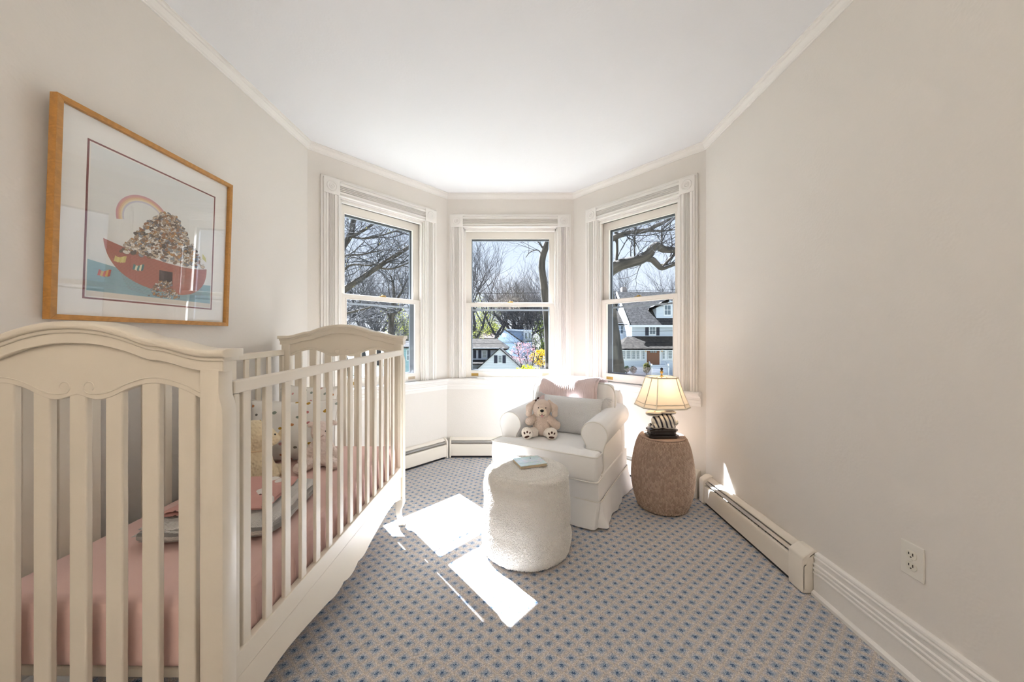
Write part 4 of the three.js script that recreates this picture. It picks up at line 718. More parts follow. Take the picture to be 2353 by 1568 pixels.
// ---------------------------------------------------------------- fuzzy pouf
function pouf(o) {
  const R = table([[0, 0.205], [0.012, 0.228], [0.035, 0.242], [0.08, 0.247], [0.13, 0.243], [0.16, 0.238], [0.22, 0.238], [0.30, 0.237], [0.38, 0.234], [0.398, 0.229], [0.402, 0.2285], [0.412, 0.231], [0.432, 0.224], [0.448, 0.200], [0.456, 0.15], [0.460, 0]]);
  const prof = [[0.0001, 0.002], [0.12, 0.002]]; for (let i = 0; i <= 60; i++) { const y = 0.002 + i / 60 * 0.446; prof.push([R(y), y]); } for (let i = 1; i <= 16; i++) { const t = i / 16; prof.push([lerp(0.200, 0.0001, t), 0.448 + 0.012 * Math.sin(t * Math.PI / 2)]); }
  const crease = (a, y) => -0.012 * Math.exp(-(((y - 0.165 + 0.035 * Math.sin(a * 1.0 + 2.6)) / 0.016) ** 2)) * smooth(-0.6, 0.7, Math.sin(a + 2.4));
  const n = 200, P = (u, v) => { const i = v * (prof.length - 1), k = Math.min(prof.length - 2, Math.floor(i)), t = i - k, r0 = lerp(prof[k][0], prof[k + 1][0], t), y = lerp(prof[k][1], prof[k + 1][1], t), a = u * Math.PI * 2; const r = r0 + (r0 > 0.19 ? crease(a, y) : 0) + (r0 > 0.02 ? 0.004 * noise3(Math.cos(a) * 4, y * 14, Math.sin(a) * 4) : 0); return V3(Math.cos(a) * r, y + (r0 < 0.19 && y > 0.4 ? 0.003 * noise3(Math.cos(a) * r0 * 24, 1, Math.sin(a) * r0 * 24) : 0), Math.sin(a) * r); };
  const skin = grid(n, 160, (u, v) => P(u, 1 - v), true);
  const fur = mat('#f6f1e9', { roughness: 0.95, bumpMap: fuzzBump, bumpScale: 0.0006, sheen: 0.4, sheenColor: new THREE.Color(1, 0.98, 0.95) });
  mesh('cover', boxUV(skin), fur, o);
  // curly pile
  const r = rngOf(17), tuft = tube([V3(0, 0, 0), V3(0.0020, 0.0022, 0.0008), V3(0.0046, 0.0032, 0.0022), V3(0.0072, 0.0022, 0.0024)], (t) => 0.0014 * (1 - 0.6 * t), 4, 4);
  const N = 54000, im = new THREE.InstancedMesh(tuft, mat('#f9f5ee', { roughness: 0.95, sheen: 0.4, sheenColor: new THREE.Color(1, 0.98, 0.95) }), N), m4 = new THREE.Matrix4(), q = new THREE.Quaternion(), q2 = new THREE.Quaternion(), up = V3(0, 1, 0);
  for (let i = 0; i < N; i++) {
    let u = r(), v; if (r() < 0.74) v = lerp(0.045, 0.82, r()); else v = 0.80 + 0.2 * (1 - Math.sqrt(r()));
    const p = P(u, v), a = P((u + 0.002) % 1, v).sub(p), b = P(u, Math.min(1, v + 0.004)).sub(p), nrm = b.cross(a).normalize(); if (nrm.dot(V3(p.x, (p.y - 0.22) * 0.8, p.z)) < 0) nrm.negate();
    q.setFromUnitVectors(up, nrm); const lean = nrm.y > 0.7 ? r() * 6.28 : -1.57 + (r() - 0.5) * 3.4; q2.setFromAxisAngle(up, lean);
    const s = 0.75 + r() * 0.8; m4.compose(p.addScaledVector(nrm, -0.0012), q.multiply(q2), V3(s, s, s)); im.setMatrixAt(i, m4);
  }
  im.name = 'pile'; im.userData.kind = 'stuff'; im.castShadow = im.receiveShadow = true; o.add(im);
}
pouf(thing('pouf', 'round cream sherpa pouf standing in front of the armchair', 'pouf', at(0.044, 2.03)));
// ---------------------------------------------------------------- small board book on the pouf
{
  const o = thing('board_book', 'small thick board book with a pale blue cover lying on the pouf', 'book', at(0.062, 2.045, 0.466), 0.345);
  const cover = canvasTexture(256, 256, (c, w, h) => {
    const g = c.createLinearGradient(0, 0, 0, h); g.addColorStop(0, '#bfe3e0'); g.addColorStop(0.4, '#d6eaf3'); g.addColorStop(1, '#cfe6e6'); c.fillStyle = g; c.fillRect(0, 0, w, h);
    const r = rngOf(9); for (let i = 0; i < 90; i++) { c.fillStyle = `rgba(${200 + r() * 55},${225 + r() * 30},${235 + r() * 20},0.5)`; c.beginPath(); c.ellipse(r() * w, r() * h, 6 + r() * 26, 3 + r() * 9, r() * 3, 0, 7); c.fill(); }
    c.fillStyle = '#6fb7a6'; c.fillRect(0, 0, w * 0.6, 10); c.fillStyle = '#3d4f5c'; c.beginPath(); c.ellipse(w * 0.62, h * 0.22, 7, 12, 0.3, 0, 7); c.fill(); c.strokeStyle = '#7fb8b4'; c.lineWidth = 5; c.beginPath(); c.moveTo(10, h * 0.72); c.quadraticCurveTo(w * 0.4, h * 0.64, w * 0.8, h * 0.76); c.stroke();
  });
  mesh('pages', rbox(0.154, 0.011, 0.134, 0.003, -0.001, 0.0085, 0), mat('#c9b697', { roughness: 0.7 }), o);
  mesh('back_board', rbox(0.157, 0.003, 0.137, 0.0014, 0, 0.0018, 0), mat('#cdbb9f', { roughness: 0.5 }), o);
  const g = rbox(0.157, 0.003, 0.137, 0.0014, 0, 0.0152, 0), uv = g.attributes.uv, p = g.attributes.position; for (let i = 0; i < uv.count; i++) uv.setXY(i, p.getX(i) / 0.157 + 0.5, 0.5 - p.getZ(i) / 0.137);
  mesh('front_board', g, mat('#ffffff', { map: cover, roughness: 0.3, clearcoat: 0.4 }), o);
}
// ---------------------------------------------------------------- woven drum side table
const DRUM = at(1.006, 2.53);
{
  const o = thing('side_table', 'barrel shaped woven seagrass side table beside the armchair', 'side table', DRUM);
  const R = table([[0, 0.158], [0.02, 0.166], [0.10, 0.192], [0.20, 0.205], [0.28, 0.203], [0.36, 0.191], [0.43, 0.175], [0.475, 0.158], [0.490, 0.150]]), Htop = 0.490;
  const inner = mat('#b39b89', { roughness: 0.95 });
  mesh('core', lathe([[0.0001, 0.002], [0.155, 0.002], ...Array.from({ length: 25 }, (_, i) => [R(i / 24 * Htop) - 0.005, 0.002 + i / 24 * (Htop - 0.004)]), [0.0001, Htop - 0.002]], 64), inner, o);
  const strand = new THREE.SphereGeometry(1, 8, 6), cols = ['#bba391', '#b39b89', '#c2ab99', '#ac9482'].map((c) => new THREE.Color(c)), C = 58, rowsN = 30, n = C * 2 * rowsN;
  const im = new THREE.InstancedMesh(strand, mat('#ffffff', { roughness: 0.85 }), n), m4 = new THREE.Matrix4(), r = rngOf(23), bas = new THREE.Matrix4();
  let k = 0;
  for (let j = 0; j < rowsN; j++) for (let c = 0; c < C; c++) for (const s of [-1, 1]) {
    const y = (j + 0.5) / rowsN * (Htop - 0.012) + 0.008, w = 2 * Math.PI * R(y) / C, a = (c + 0.5 + s * 0.25) / C * Math.PI * 2, rad = R(y) + 0.0005;
    const rd = V3(Math.cos(a), 0, Math.sin(a)), tn = V3(-Math.sin(a), 0, Math.cos(a)), sl = (R(Math.min(y + 0.01, Htop)) - R(Math.max(0, y - 0.01))) / 0.02, up = V3(rd.x * sl, 1, rd.z * sl).normalize();
    const ax = up.clone().multiplyScalar(1).addScaledVector(tn, s * 0.42 + (r() - 0.5) * 0.14).normalize(), out = rd.clone().addScaledVector(up, -rd.dot(up)).normalize(), sd = ax.clone().cross(out).normalize();
    bas.makeBasis(sd.multiplyScalar(w * 0.27), ax.multiplyScalar(0.0125), out.multiplyScalar(0.0048)); m4.copy(bas).setPosition(rd.x * rad, y + (r() - 0.5) * 0.002, rd.z * rad);
    im.setMatrixAt(k, m4); im.setColorAt(k, cols[Math.floor(r() * 4)]); k++;
  }
  im.name = 'woven_side'; im.userData.kind = 'stuff'; im.castShadow = im.receiveShadow = true; o.add(im);
  // coiled braided top
  const rings = []; for (let q = 0; q < 15; q++) { const rr = 0.148 - q * 0.0098, pts = Array.from({ length: 60 }, (_, i) => V3(Math.cos(i / 30 * Math.PI) * rr, Htop + 0.002 + 0.0012 * Math.sin(i * 2.1 + q), Math.sin(i / 30 * Math.PI) * rr)); rings.push(tube(pts, (t) => 0.0046 + 0.0006 * Math.sin(t * 300), 6, 120, true)); }
  mesh('coiled_top', merge(rings), mat('#cbb09d', { roughness: 0.85, bumpMap: fuzzBump, bumpScale: 0.001 }), o);
}
// ---------------------------------------------------------------- table lamp with a rabbit figure
{
  const base = DRUM.y + 0.4965, o = thing('table_lamp', 'lit table lamp with a striped ceramic rabbit and a cream panelled shade', 'lamp', at(0.985, 2.49, base), 0.055);
  const ebony = mat('#1c1413', { roughness: 0.25, clearcoat: 0.5 });
  const oct = (w, d, c) => [[-w + c, -d], [w - c, -d], [w, -d + c], [w, d - c], [w - c, d], [-w + c, d], [-w, d - c], [-w, -d + c]];
  const tier = (w, d, c, y0, y1, b) => extrude(oct(w, d, c), y1 - y0, b, 2).rotateX(-Math.PI / 2).translate(0, y0, 0);
  mesh('stand', merge([tier(0.103, 0.062, 0.026, 0, 0.022, 0.005), tier(0.090, 0.050, 0.022, 0.020, 0.046, 0.002), tier(0.098, 0.057, 0.024, 0.044, 0.060, 0.005)]), ebony, o);
  // rabbit: crouching body, head low to the left, ears laid back along the spine
  const fB = union([sdE(V3(0.010, 0.112, 0), [0.082, 0.049, 0.046]), sdE(V3(0.030, 0.110, 0), [0.058, 0.051, 0.047]), sdE(V3(-0.045, 0.076, 0.024), [0.040, 0.016, 0.016]), sdE(V3(-0.045, 0.076, -0.024), [0.040, 0.016, 0.016]), sdE(V3(0.045, 0.074, 0.028), [0.040, 0.015, 0.018]), sdE(V3(0.045, 0.074, -0.028), [0.040, 0.015, 0.018])], 0.014);
  const g = blob((p) => Math.max(fB(p), 0.0605 - p.y), V3(-0.10, 0.057, -0.06), V3(0.11, 0.185, 0.06), 0.0022);
  const paint = (geo, ink) => { const p = geo.attributes.position, c = new Float32Array(p.count * 3); for (let i = 0; i < p.count; i++) { const k = ink(p.getX(i), p.getY(i), p.getZ(i)); c.set(lerp(1, 0, k) ? [lerp(0.84, 0.010, k), lerp(0.80, 0.012, k), lerp(0.70, 0.035, k)] : [0.010, 0.012, 0.035], i * 3); } geo.setAttribute('color', new THREE.BufferAttribute(c, 3)); return geo; };
  const glaze = new THREE.MeshPhysicalMaterial({ color: '#ffffff', vertexColors: true, roughness: 0.12, clearcoat: 0.6 });
  mesh('rabbit_body', paint(g, (x, y, z) => { const s = (x + 0.34 * (y - 0.115)) / 0.0295 + 0.25, f = s - Math.floor(s), w = 0.20; return smooth(w + 0.06, w - 0.06, Math.abs(f - 0.5)) * smooth(0.066, 0.074, y); }), glaze, o);
  const fH = union([sdE(V3(-0.052, 0.166, 0.006), [0.050, 0.024, 0.034], [0, 0, 0.04]), sdE(V3(-0.088, 0.162, 0.006), [0.028, 0.014, 0.020])], 0.012);
  const hd = mesh('rabbit_head', paint(blob(fH, V3(-0.13, 0.13, -0.04), V3(0.01, 0.205, 0.055), 0.0022), (x, y) => smooth(0.0045, 0.0025, Math.abs(y - 0.1615 + 0.03 * (x + 0.06))) * smooth(-0.118, -0.10, x)), glaze, o);
  mesh('rabbit_eye', new THREE.SphereGeometry(0.005, 12, 8).scale(1.3, 0.8, 0.6).translate(-0.060, 0.180, 0.030), M.brass, hd);
  for (const s of [-1, 1]) { const fE = sdE(V3(0.032, 0.172, s * 0.022), [0.058, 0.017, 0.016], [0, s * -0.1, -0.04]); mesh('rabbit_ear', paint(blob(fE, V3(-0.04, 0.148, s > 0 ? 0 : -0.048), V3(0.10, 0.197, s > 0 ? 0.048 : 0), 0.0022), (x, y, z) => Math.max(smooth(0.168, 0.164, y), smooth(0.0055, 0.0035, Math.abs(y - 0.183)) * smooth(0.0, 0.02, x) * 0.9)), glaze, o); }
  mesh('rabbit_tail', paint(blob(sdE(V3(0.100, 0.094, 0.004), [0.014, 0.020, 0.015], [0, 0, -0.3]), V3(0.075, 0.066, -0.02), V3(0.126, 0.126, 0.03), 0.0018), (x, y) => smooth(0.003, 0.0015, Math.abs(y - 0.099 + (x - 0.096) * 0.5)) * smooth(0.100, 0.104, x)), glaze, o);
  mesh('stem', new THREE.CylinderGeometry(0.005, 0.005, 0.275, 12).translate(0, 0.29, 0), M.brass, o);
  // shade: cut-corner panels between corded ribs
  const yb = 0.214, yt = 0.410, B = oct(0.160, 0.140, 0.062), T = oct(0.090, 0.080, 0.028);
  const fabric = new THREE.MeshPhysicalMaterial({ color: '#f3e8d6', roughness: 1, transmission: 0.5, thickness: 0, bumpMap: weaveBump, bumpScale: 0.0002 });
  const cord = mat('#efe6d4', { roughness: 0.85 });
  const sh = new THREE.Group(); sh.name = 'shade'; o.add(sh);
  for (let i = 0; i < 8; i++) {
    const a = B[i], b = B[(i + 1) % 8], c = T[i], d = T[(i + 1) % 8];
    mesh('panel', boxUV(grid(4, 8, (u, v) => V3(lerp(lerp(a[0], b[0], u), lerp(c[0], d[0], u), v), lerp(yb, yt, v) , lerp(lerp(a[1], b[1], u), lerp(c[1], d[1], u), v)).multiply(V3(1 - 0.03 * Math.sin(v * Math.PI), 1, 1 - 0.03 * Math.sin(v * Math.PI))))), fabric, sh);
    mesh('rib', tube(Array.from({ length: 7 }, (_, k) => { const v = k / 6, q = 1.004 - 0.03 * Math.sin(v * Math.PI); return V3(lerp(a[0], c[0], v) * q, lerp(yb, yt, v), lerp(a[1], c[1], v) * q); }), 0.0032, 6, 18), cord, sh);
  }
  for (const [Q, y, r] of [[B, yb, 0.0055], [B.map(([x, z], i) => [lerp(x, T[i][0], 0.13) * 0.99, lerp(z, T[i][1], 0.13) * 0.99]), lerp(yb, yt, 0.13), 0.003], [T, yt, 0.006]]) {
    const parts = Q.map((p, i) => { const q = Q[(i + 1) % 8]; return tube([V3(p[0], y, p[1]), V3((p[0] + q[0]) / 2, y, (p[1] + q[1]) / 2), V3(q[0], y, q[1])], r, 6, 4); });
    mesh('trim_cord', merge(parts), cord, sh);
  }
  mesh('finial', lathe([[0, 0], [0.008, 0], [0.007, 0.006], [0.004, 0.010], [0.004, 0.018], [0.009, 0.022], [0.011, 0.030], [0.009, 0.038], [0, 0.042]], 20).translate(0, 0.417, 0), M.brass, o);
  mesh('finial_ball', new THREE.SphereGeometry(0.010, 16, 12).translate(0, 0.466, 0), mat('#2a2426', { roughness: 0.2 }), o);
  mesh('harp', merge([tube([V3(0, 0.30, 0), V3(0.05, 0.34, 0), V3(0.045, 0.40, 0), V3(0, 0.417, 0), V3(-0.045, 0.40, 0), V3(-0.05, 0.34, 0), V3(0, 0.30, 0)], 0.0016, 6, 60), tube([V3(-0.09, 0.410, 0), V3(0, 0.414, 0), V3(0.09, 0.410, 0)], 0.0016, 5, 8)]), M.brass, o);
  const bulbM = new THREE.MeshPhysicalMaterial({ color: '#fff2dc', emissive: new THREE.Color(1, 0.76, 0.5), emissiveIntensity: 1, roughness: 0.4 });
  mesh('bulb', new THREE.SphereGeometry(0.026, 18, 14).scale(1, 1.25, 1).translate(0, 0.345, 0), bulbM, o);
  const lamp = new THREE.PointLight(new THREE.Color(1, 0.74, 0.50), 0.034); lamp.position.set(0, 0.345, 0); lamp.castShadow = true; lamp.shadow.radius = 1.3; lamp.name = 'lamp_light'; o.add(lamp);
}

// ---------------------------------------------------------------- outdoors: ground, houses, trees (the room is on the upper floor)
const GROUND = -3.4;
const grassMap = texture(256, (i, j) => { const k = j * 256 + i, s = 0.75 + 0.5 * (0.5 * n64[k] + 0.3 * n16[k] + 0.2 * n4[k]); return [0.43 * s, 0.435 * s, 0.39 * s]; }, { srgb: true, repeat: [0.08, 0.08] });
{
  const g = new THREE.PlaneGeometry(400, 400, 8, 8).rotateX(-Math.PI / 2).translate(0, GROUND, -100);
  structure(mesh('ground', boxUV(g), mat('#ffffff', { map: grassMap, roughness: 1 })), 'lawn and gardens around the houses outside', 'ground');
}
const O = {
  siding: mat('#c3ccd8', { roughness: 0.8, bumpMap: texture(64, (i, j) => (j % 16) / 16, { repeat: [1, 1.4] }), bumpScale: 0.02 }),
  sidingWhite: mat('#d4dae2', { roughness: 0.8, bumpMap: texture(64, (i, j) => (j % 16) / 16, { repeat: [1, 1.6] }), bumpScale: 0.02 }),
  sidingBlue: mat('#a9bdd6', { roughness: 0.8, bumpMap: texture(64, (i, j) => (j % 16) / 16, { repeat: [1, 1.2] }), bumpScale: 0.02 }),
  trim: mat('#d9dde2', { roughness: 0.6 }),
  roof: mat('#ffffff', { map: texture(256, (i, j) => { const k = j * 256 + i, s = 0.8 + 0.5 * (n64[k] - 0.5) + 0.4 * (n16[k] - 0.5); return [0.31 * s, 0.305 * s, 0.305 * s]; }, { srgb: true, repeat: [0.35, 0.5] }), roughness: 1, specularIntensity: 0.1 }),
  roofTan: mat('#ffffff', { map: texture(256, (i, j) => { const k = j * 256 + i, s = 0.8 + 0.5 * (n64[k] - 0.5) + 0.4 * (n16[k] - 0.5); return [0.265 * s, 0.25 * s, 0.235 * s]; }, { srgb: true, repeat: [0.35, 0.5] }), roughness: 1, specularIntensity: 0.1 }),
  shutter: mat('#23283a', { roughness: 0.7 }),
  pane: mat('#5f6d78', { roughness: 0.05, metalness: 0.0, clearcoat: 0.6 }),
  door: mat('#6a3e22', { roughness: 0.5 }),
  bark: mat('#ffffff', { map: texture(128, (i, j) => { const k = j * 256 + i, s = 0.85 + 0.5 * (n16[k] - 0.5) + 0.3 * (n64[(j >> 2) * 256 + i] - 0.5); return [0.31 * s, 0.285 * s, 0.26 * s]; }, { srgb: true, repeat: [1, 0.3] }), roughness: 0.95 }),
  wire: mat('#15161a', { roughness: 1, specularIntensity: 0 }),
  bark2: mat('#3d3d41', { roughness: 0.95 }),
};
const pbox = (x0, y0, x1, y1, d, t) => { const a = fromPx(x0, y0, d), b = fromPx(x1, y1, d); return between(Math.min(a.x, b.x), Math.max(a.x, b.x), Math.min(a.y, b.y), Math.max(a.y, b.y), a.z - t, a.z); };   // box whose front face covers these photo pixels at distance d
function slab(pts, t) {                                      // four corners of a roof plane (world), given thickness downwards
  const [a, b, c, d] = pts, lo = pts.map((p) => p.clone().add(V3(0, -t, 0))), pos = [], quad = (p, q, r, s) => pos.push(...[p, q, r, p, r, s].flatMap((v) => [v.x, v.y, v.z]));
  quad(a, b, c, d); quad(lo[3], lo[2], lo[1], lo[0]); for (let i = 0; i < 4; i++) quad(pts[i], lo[i], lo[(i + 1) % 4], pts[(i + 1) % 4]);
  const g = new THREE.BufferGeometry(); g.setAttribute('position', new THREE.Float32BufferAttribute(pos, 3)); g.computeVertexNormals();
  const uv = []; const ex = b.clone().sub(a).normalize(), ey = d.clone().sub(a).normalize(); for (let i = 0; i < pos.length; i += 3) { const p = V3(pos[i], pos[i + 1], pos[i + 2]).sub(a); uv.push(p.dot(ex), p.dot(ey)); }
  g.setAttribute('uv', new THREE.Float32BufferAttribute(uv, 2)); return g;
}
const houseWindow = (o, x0, y0, x1, y1, d, cols = 2, rows = 2) => {          // frame, panes and bars, proud of the wall at distance d
  const f = mesh('window', pbox(x0, y0, x1, y1, d - 0.05, 0.06), O.trim, o), m = (x1 - x0) * 0.11;
  for (let i = 0; i < cols; i++) for (let j = 0; j < rows; j++) { const w = (x1 - x0 - 2 * m) / cols, h = (y1 - y0 - 2 * m) / rows; mesh('pane', pbox(x0 + m + i * w + w * 0.07, y0 + m + j * h + h * 0.05, x0 + m + (i + 1) * w - w * 0.07, y0 + m + (j + 1) * h - h * 0.05, d - 0.065, 0.02), O.pane, f); }
  return f;
};
const gable = (x0, x1, yb, xa, ya, d, depth) => { const a = fromPx(x0, yb, d), b = fromPx(x1, yb, d), c = fromPx(xa, ya, d); return extrude([[a.x, a.y], [b.x, b.y], [c.x, c.y]], depth).translate(0, 0, -d - depth); };
{ // house across the street, seen through the right window
  const D = 46, o = thing('house', 'pale grey house across the street with a brown front door and white porch steps', 'house', V3(0, 0, 0)), h = (py, d) => EYE - (py - PY) / FPX * d, X = (px, d) => (px - PX) / FPX * d;
  const xl = X(1452, D), xr = 24;
  mesh('main_wall', between(xl, xr, GROUND, h(744, D), -D - 9, -D), O.siding, o);
  const he = h(747, D - 0.5), hr = h(671, 51.2);
  mesh('main_roof', slab([at(xl - 0.5, D - 0.6, he), at(xr + 0.5, D - 0.6, he), at(xr + 0.5, 51.2, hr), at(xl - 0.5, 51.2, hr)], 0.22), O.roof, o);
  mesh('rear_roof', slab([at(xl - 0.5, 51.2, hr), at(xr + 0.5, 51.2, hr), at(xr + 0.5, 56.6, he), at(xl - 0.5, 56.6, he)], 0.22), O.roof, o);
  mesh('gable_wall', extrude([[D, h(746, D)], [51.2, hr - 0.2], [55.5, h(746, D)]], 0.3).rotateY(Math.PI / 2).translate(xl, 0, 0), O.siding, o);
  mesh('rake_board', slab([at(xl - 0.62, D - 0.7, he + 0.05), at(xl - 0.48, D - 0.7, he + 0.05), at(xl - 0.48, 51.2, hr + 0.05), at(xl - 0.62, 51.2, hr + 0.05)], 0.35), O.trim, o);
  mesh('eave_gutter', between(xl - 0.5, xr + 0.5, he - 0.28, he - 0.02, -D + 0.45, -D + 0.62), O.trim, o);
  houseWindow(o, 1491, 747.5, 1508, 770.5, D, 2, 2);
  for (const [a, b] of [[1483, 1490.8], [1508.2, 1515.5]]) mesh('shutter', pbox(a, 747.5, b, 771.5, D - 0.05, 0.08), O.shutter, o);
  // porch wing in front
  const P = 43.5, pl = X(1422, P), pe = h(801.5, P - 0.5);
  mesh('porch_wall', between(pl + 0.5, xr, GROUND, pe, -D, -P), O.siding, o);
  mesh('porch_roof', slab([at(pl - 0.2, P - 0.6, pe), at(xr, P - 0.6, pe), at(xr, D + 0.02, h(773, D)), at(pl + 1.9, D + 0.02, h(773, D))], 0.16), O.roofTan, o);
  mesh('porch_hip', slab([at(pl - 0.2, P - 0.6, pe), at(pl + 1.9, D + 0.02, h(773, D)), at(pl + 1.8, D + 0.05, h(773, D)), at(pl - 0.2, D + 2, pe)], 0.16), O.roofTan, o);
  mesh('porch_fascia', between(pl - 0.2, xr, pe - 0.25, pe - 0.02, -P + 0.4, -P + 0.6), O.trim, o);
  mesh('window_band', pbox(1427, 802, 1482, 829, P - 0.02, 0.1), O.trim, o);
  for (const [a, b, n] of [[1429, 1437, 2], [1439, 1450, 3], [1452, 1460, 2], [1462.5, 1470.5, 2], [1476, 1482, 1]]) houseWindow(o, a, 803, b, 826, P - 0.1, n, 4);
  mesh('door_surround', pbox(1483.5, 801.8, 1519, 840, P - 0.02, 0.1), O.trim, o);
  const dr = mesh('front_door', pbox(1487, 803.5, 1515.5, 839, P - 0.1, 0.1), O.door, o);
  for (const a of [1494, 1499.5, 1505]) mesh('door_light', pbox(a, 804.5, a + 4.2, 811, P - 0.13, 0.05), O.pane, dr);
  mesh('window_band', pbox(1520, 802, 1560, 829, P - 0.02, 0.1), O.trim, o);
  for (const [a, b, n] of [[1523, 1528, 1], [1535, 1545, 2]]) houseWindow(o, a, 803.5, b, 825.5, P - 0.1, n, 3);
  for (const x of [1483.5, 1521.5]) mesh('porch_lamp', pbox(x - 1.5, 803.5, x + 1.5, 808, P - 0.15, 0.15), mat('#c8963c', { roughness: 0.4 }), o);
  for (let k = 0; k < 5; k++) mesh('step', pbox(1497 - k * 0.4, 839 + k * 4.6, 1530 + k * 1.5, 846 + k * 4.6, P - 0.35 - k * 0.3, 0.6), O.trim, o);
  for (const [a, b] of [[1491, 1497.5], [1529, 1536]]) {
    mesh('stair_rail', slab([fromPx(a, 830, P - 0.2), fromPx(a + 1.2, 830, P - 0.2), fromPx(b + 1.2, 842, P - 2), fromPx(b, 842, P - 2)], 0.15), O.trim, o);
    mesh('newel_post', pbox(b - 0.8, 837, b + 1.8, 864, P - 2, 0.15), O.trim, o);
    for (let k = 0; k < 5; k++) { const x = lerp(a, b, k / 5) + 0.4; mesh('baluster', pbox(x, 831 + k * 2.4, x + 0.6, 848 + k * 2.4, P - 0.3 - k * 0.34, 0.05), O.trim, o); }
  }
  // left wing, set back
  const L = 50, wl = X(1404, L), wr = X(1455, L);
  mesh('wing_wall', between(wl, wr, GROUND, h(745, L), -L - 6, -L), O.siding, o);
  mesh('wing_roof', slab([at(wl - 0.5, L - 0.6, h(745, L)), at(wr, L - 0.6, h(745, L)), at(wr, 54, h(702, 54)), at(wl - 0.5, 54, h(702, 54))], 0.2), O.roofTan, o);
  mesh('wing_fascia', pbox(1404, 744, 1450, 747.5, L - 0.6, 0.1), O.trim, o);
  houseWindow(o, 1417, 747, 1434.5, 769, L, 2, 2);
  // dormer
  const Q = 46.5; mesh('dormer_wall', pbox(1508, 703, 1568, 738, Q, 3), O.siding, o);
  mesh('dormer_gable', gable(1505, 1570, 704, 1538, 690, Q, 3), O.siding, o);
  mesh('dormer_roof', slab([fromPx(1491, 709, Q - 0.5), fromPx(1493.5, 711, Q - 0.5), fromPx(1538, 690, Q - 0.5), fromPx(1537, 686.5, Q - 0.5)].map((p) => p), 0.2), O.trim, o);
  mesh('dormer_roof', slab([fromPx(1491, 709, Q - 0.5), fromPx(1538, 687, Q - 0.5), fromPx(1528, 692, Q + 4), fromPx(1486, 712, Q + 4)], 0.2), O.roofTan, o);
  houseWindow(o, 1525, 699.5, 1543.5, 726, Q, 2, 2);
  mesh('chimney', pbox(1430, 660, 1440, 690, 53, 1), mat('#8d8480', { roughness: 0.9 }), o);
}
{ // low white house with shutters and a front gable, seen through the middle window
  const o = thing('house', 'white house with dark shutters and a small front gable', 'house'), h = (py, d) => EYE - (py - PY) / FPX * d, X = (px, d) => (px - PX) / FPX * d, D = 36;
  const xl = X(985, D), xr = X(1157, D);
  mesh('main_wall', between(xl, xr, GROUND, h(801, D), -D - 7, -D), O.sidingWhite, o);
  mesh('main_roof', slab([at(xl - 0.4, D - 0.5, h(801, D)), at(xr + 0.4, D - 0.5, h(801, D)), at(X(1143, 40), 40, h(778.5, 40)), at(xl - 0.4, 40, h(778.5, 40))], 0.15), O.roofTan, o);
  mesh('hip_roof', slab([at(xr + 0.4, D - 0.5, h(801, D)), at(xr + 0.4, D + 7, h(801, D)), at(X(1143, 40), 40.2, h(778.5, 40)), at(X(1143, 40), 40, h(778.5, 40))], 0.15), O.roof, o);
  mesh('eave', pbox(985, 800, 1158, 802.5, D - 0.5, 0.12), O.trim, o);
  for (const [a, b] of [[1107, 1119], [1074, 1086]]) { houseWindow(o, a, 806, b, 823.5, D, 1, 2); mesh('shutter', pbox(a - 8, 805, a - 1.2, 824, D - 0.05, 0.06), O.shutter, o); mesh('shutter', pbox(b + 1.2, 805, b + 8, 824, D - 0.05, 0.06), O.shutter, o); }
  mesh('porch_roof', slab([fromPx(985, 836, D - 2.2), fromPx(1112, 836, D - 2.2), fromPx(1118, 827, D - 0.02), fromPx(985, 827, D - 0.02)], 0.12), O.roofTan, o);
  const G = 33;
  mesh('gable_wall', gable(1088, 1210, 854, 1148, 801, G, 3), O.sidingWhite, o);
  mesh('gable_base', pbox(1088, 854, 1210, 888, G, 3), O.sidingWhite, o);
  mesh('gable_roof', slab([fromPx(1086, 856, G - 0.2), fromPx(1148, 799.5, G - 0.2), at(X(1148, G), G + 3.2, h(799.5, G)), at(X(1086, G), G + 3.2, h(856, G))], 0.12), O.roof, o);
  mesh('gable_roof', slab([fromPx(1148, 799.5, G - 0.2), fromPx(1212, 856, G - 0.2), at(X(1212, G), G + 3.2, h(856, G)), at(X(1148, G), G + 3.2, h(799.5, G))], 0.12), O.roof, o);
  houseWindow(o, 1144.5, 817, 1153.5, 834.5, G, 2, 4);
  mesh('shutter', pbox(1135.2, 817, 1142.8, 834.8, G - 0.05, 0.06), O.shutter, o); mesh('shutter', pbox(1154.8, 817, 1162.2, 834.8, G - 0.05, 0.06), O.shutter, o);
  const lower = slab([fromPx(1178, 842, G + 0.5), fromPx(1262, 850, G + 1), fromPx(1245, 833, G + 6), fromPx(1166, 815, G + 4)], 0.12);
  mesh('side_roof', lower, O.roof, o);
}
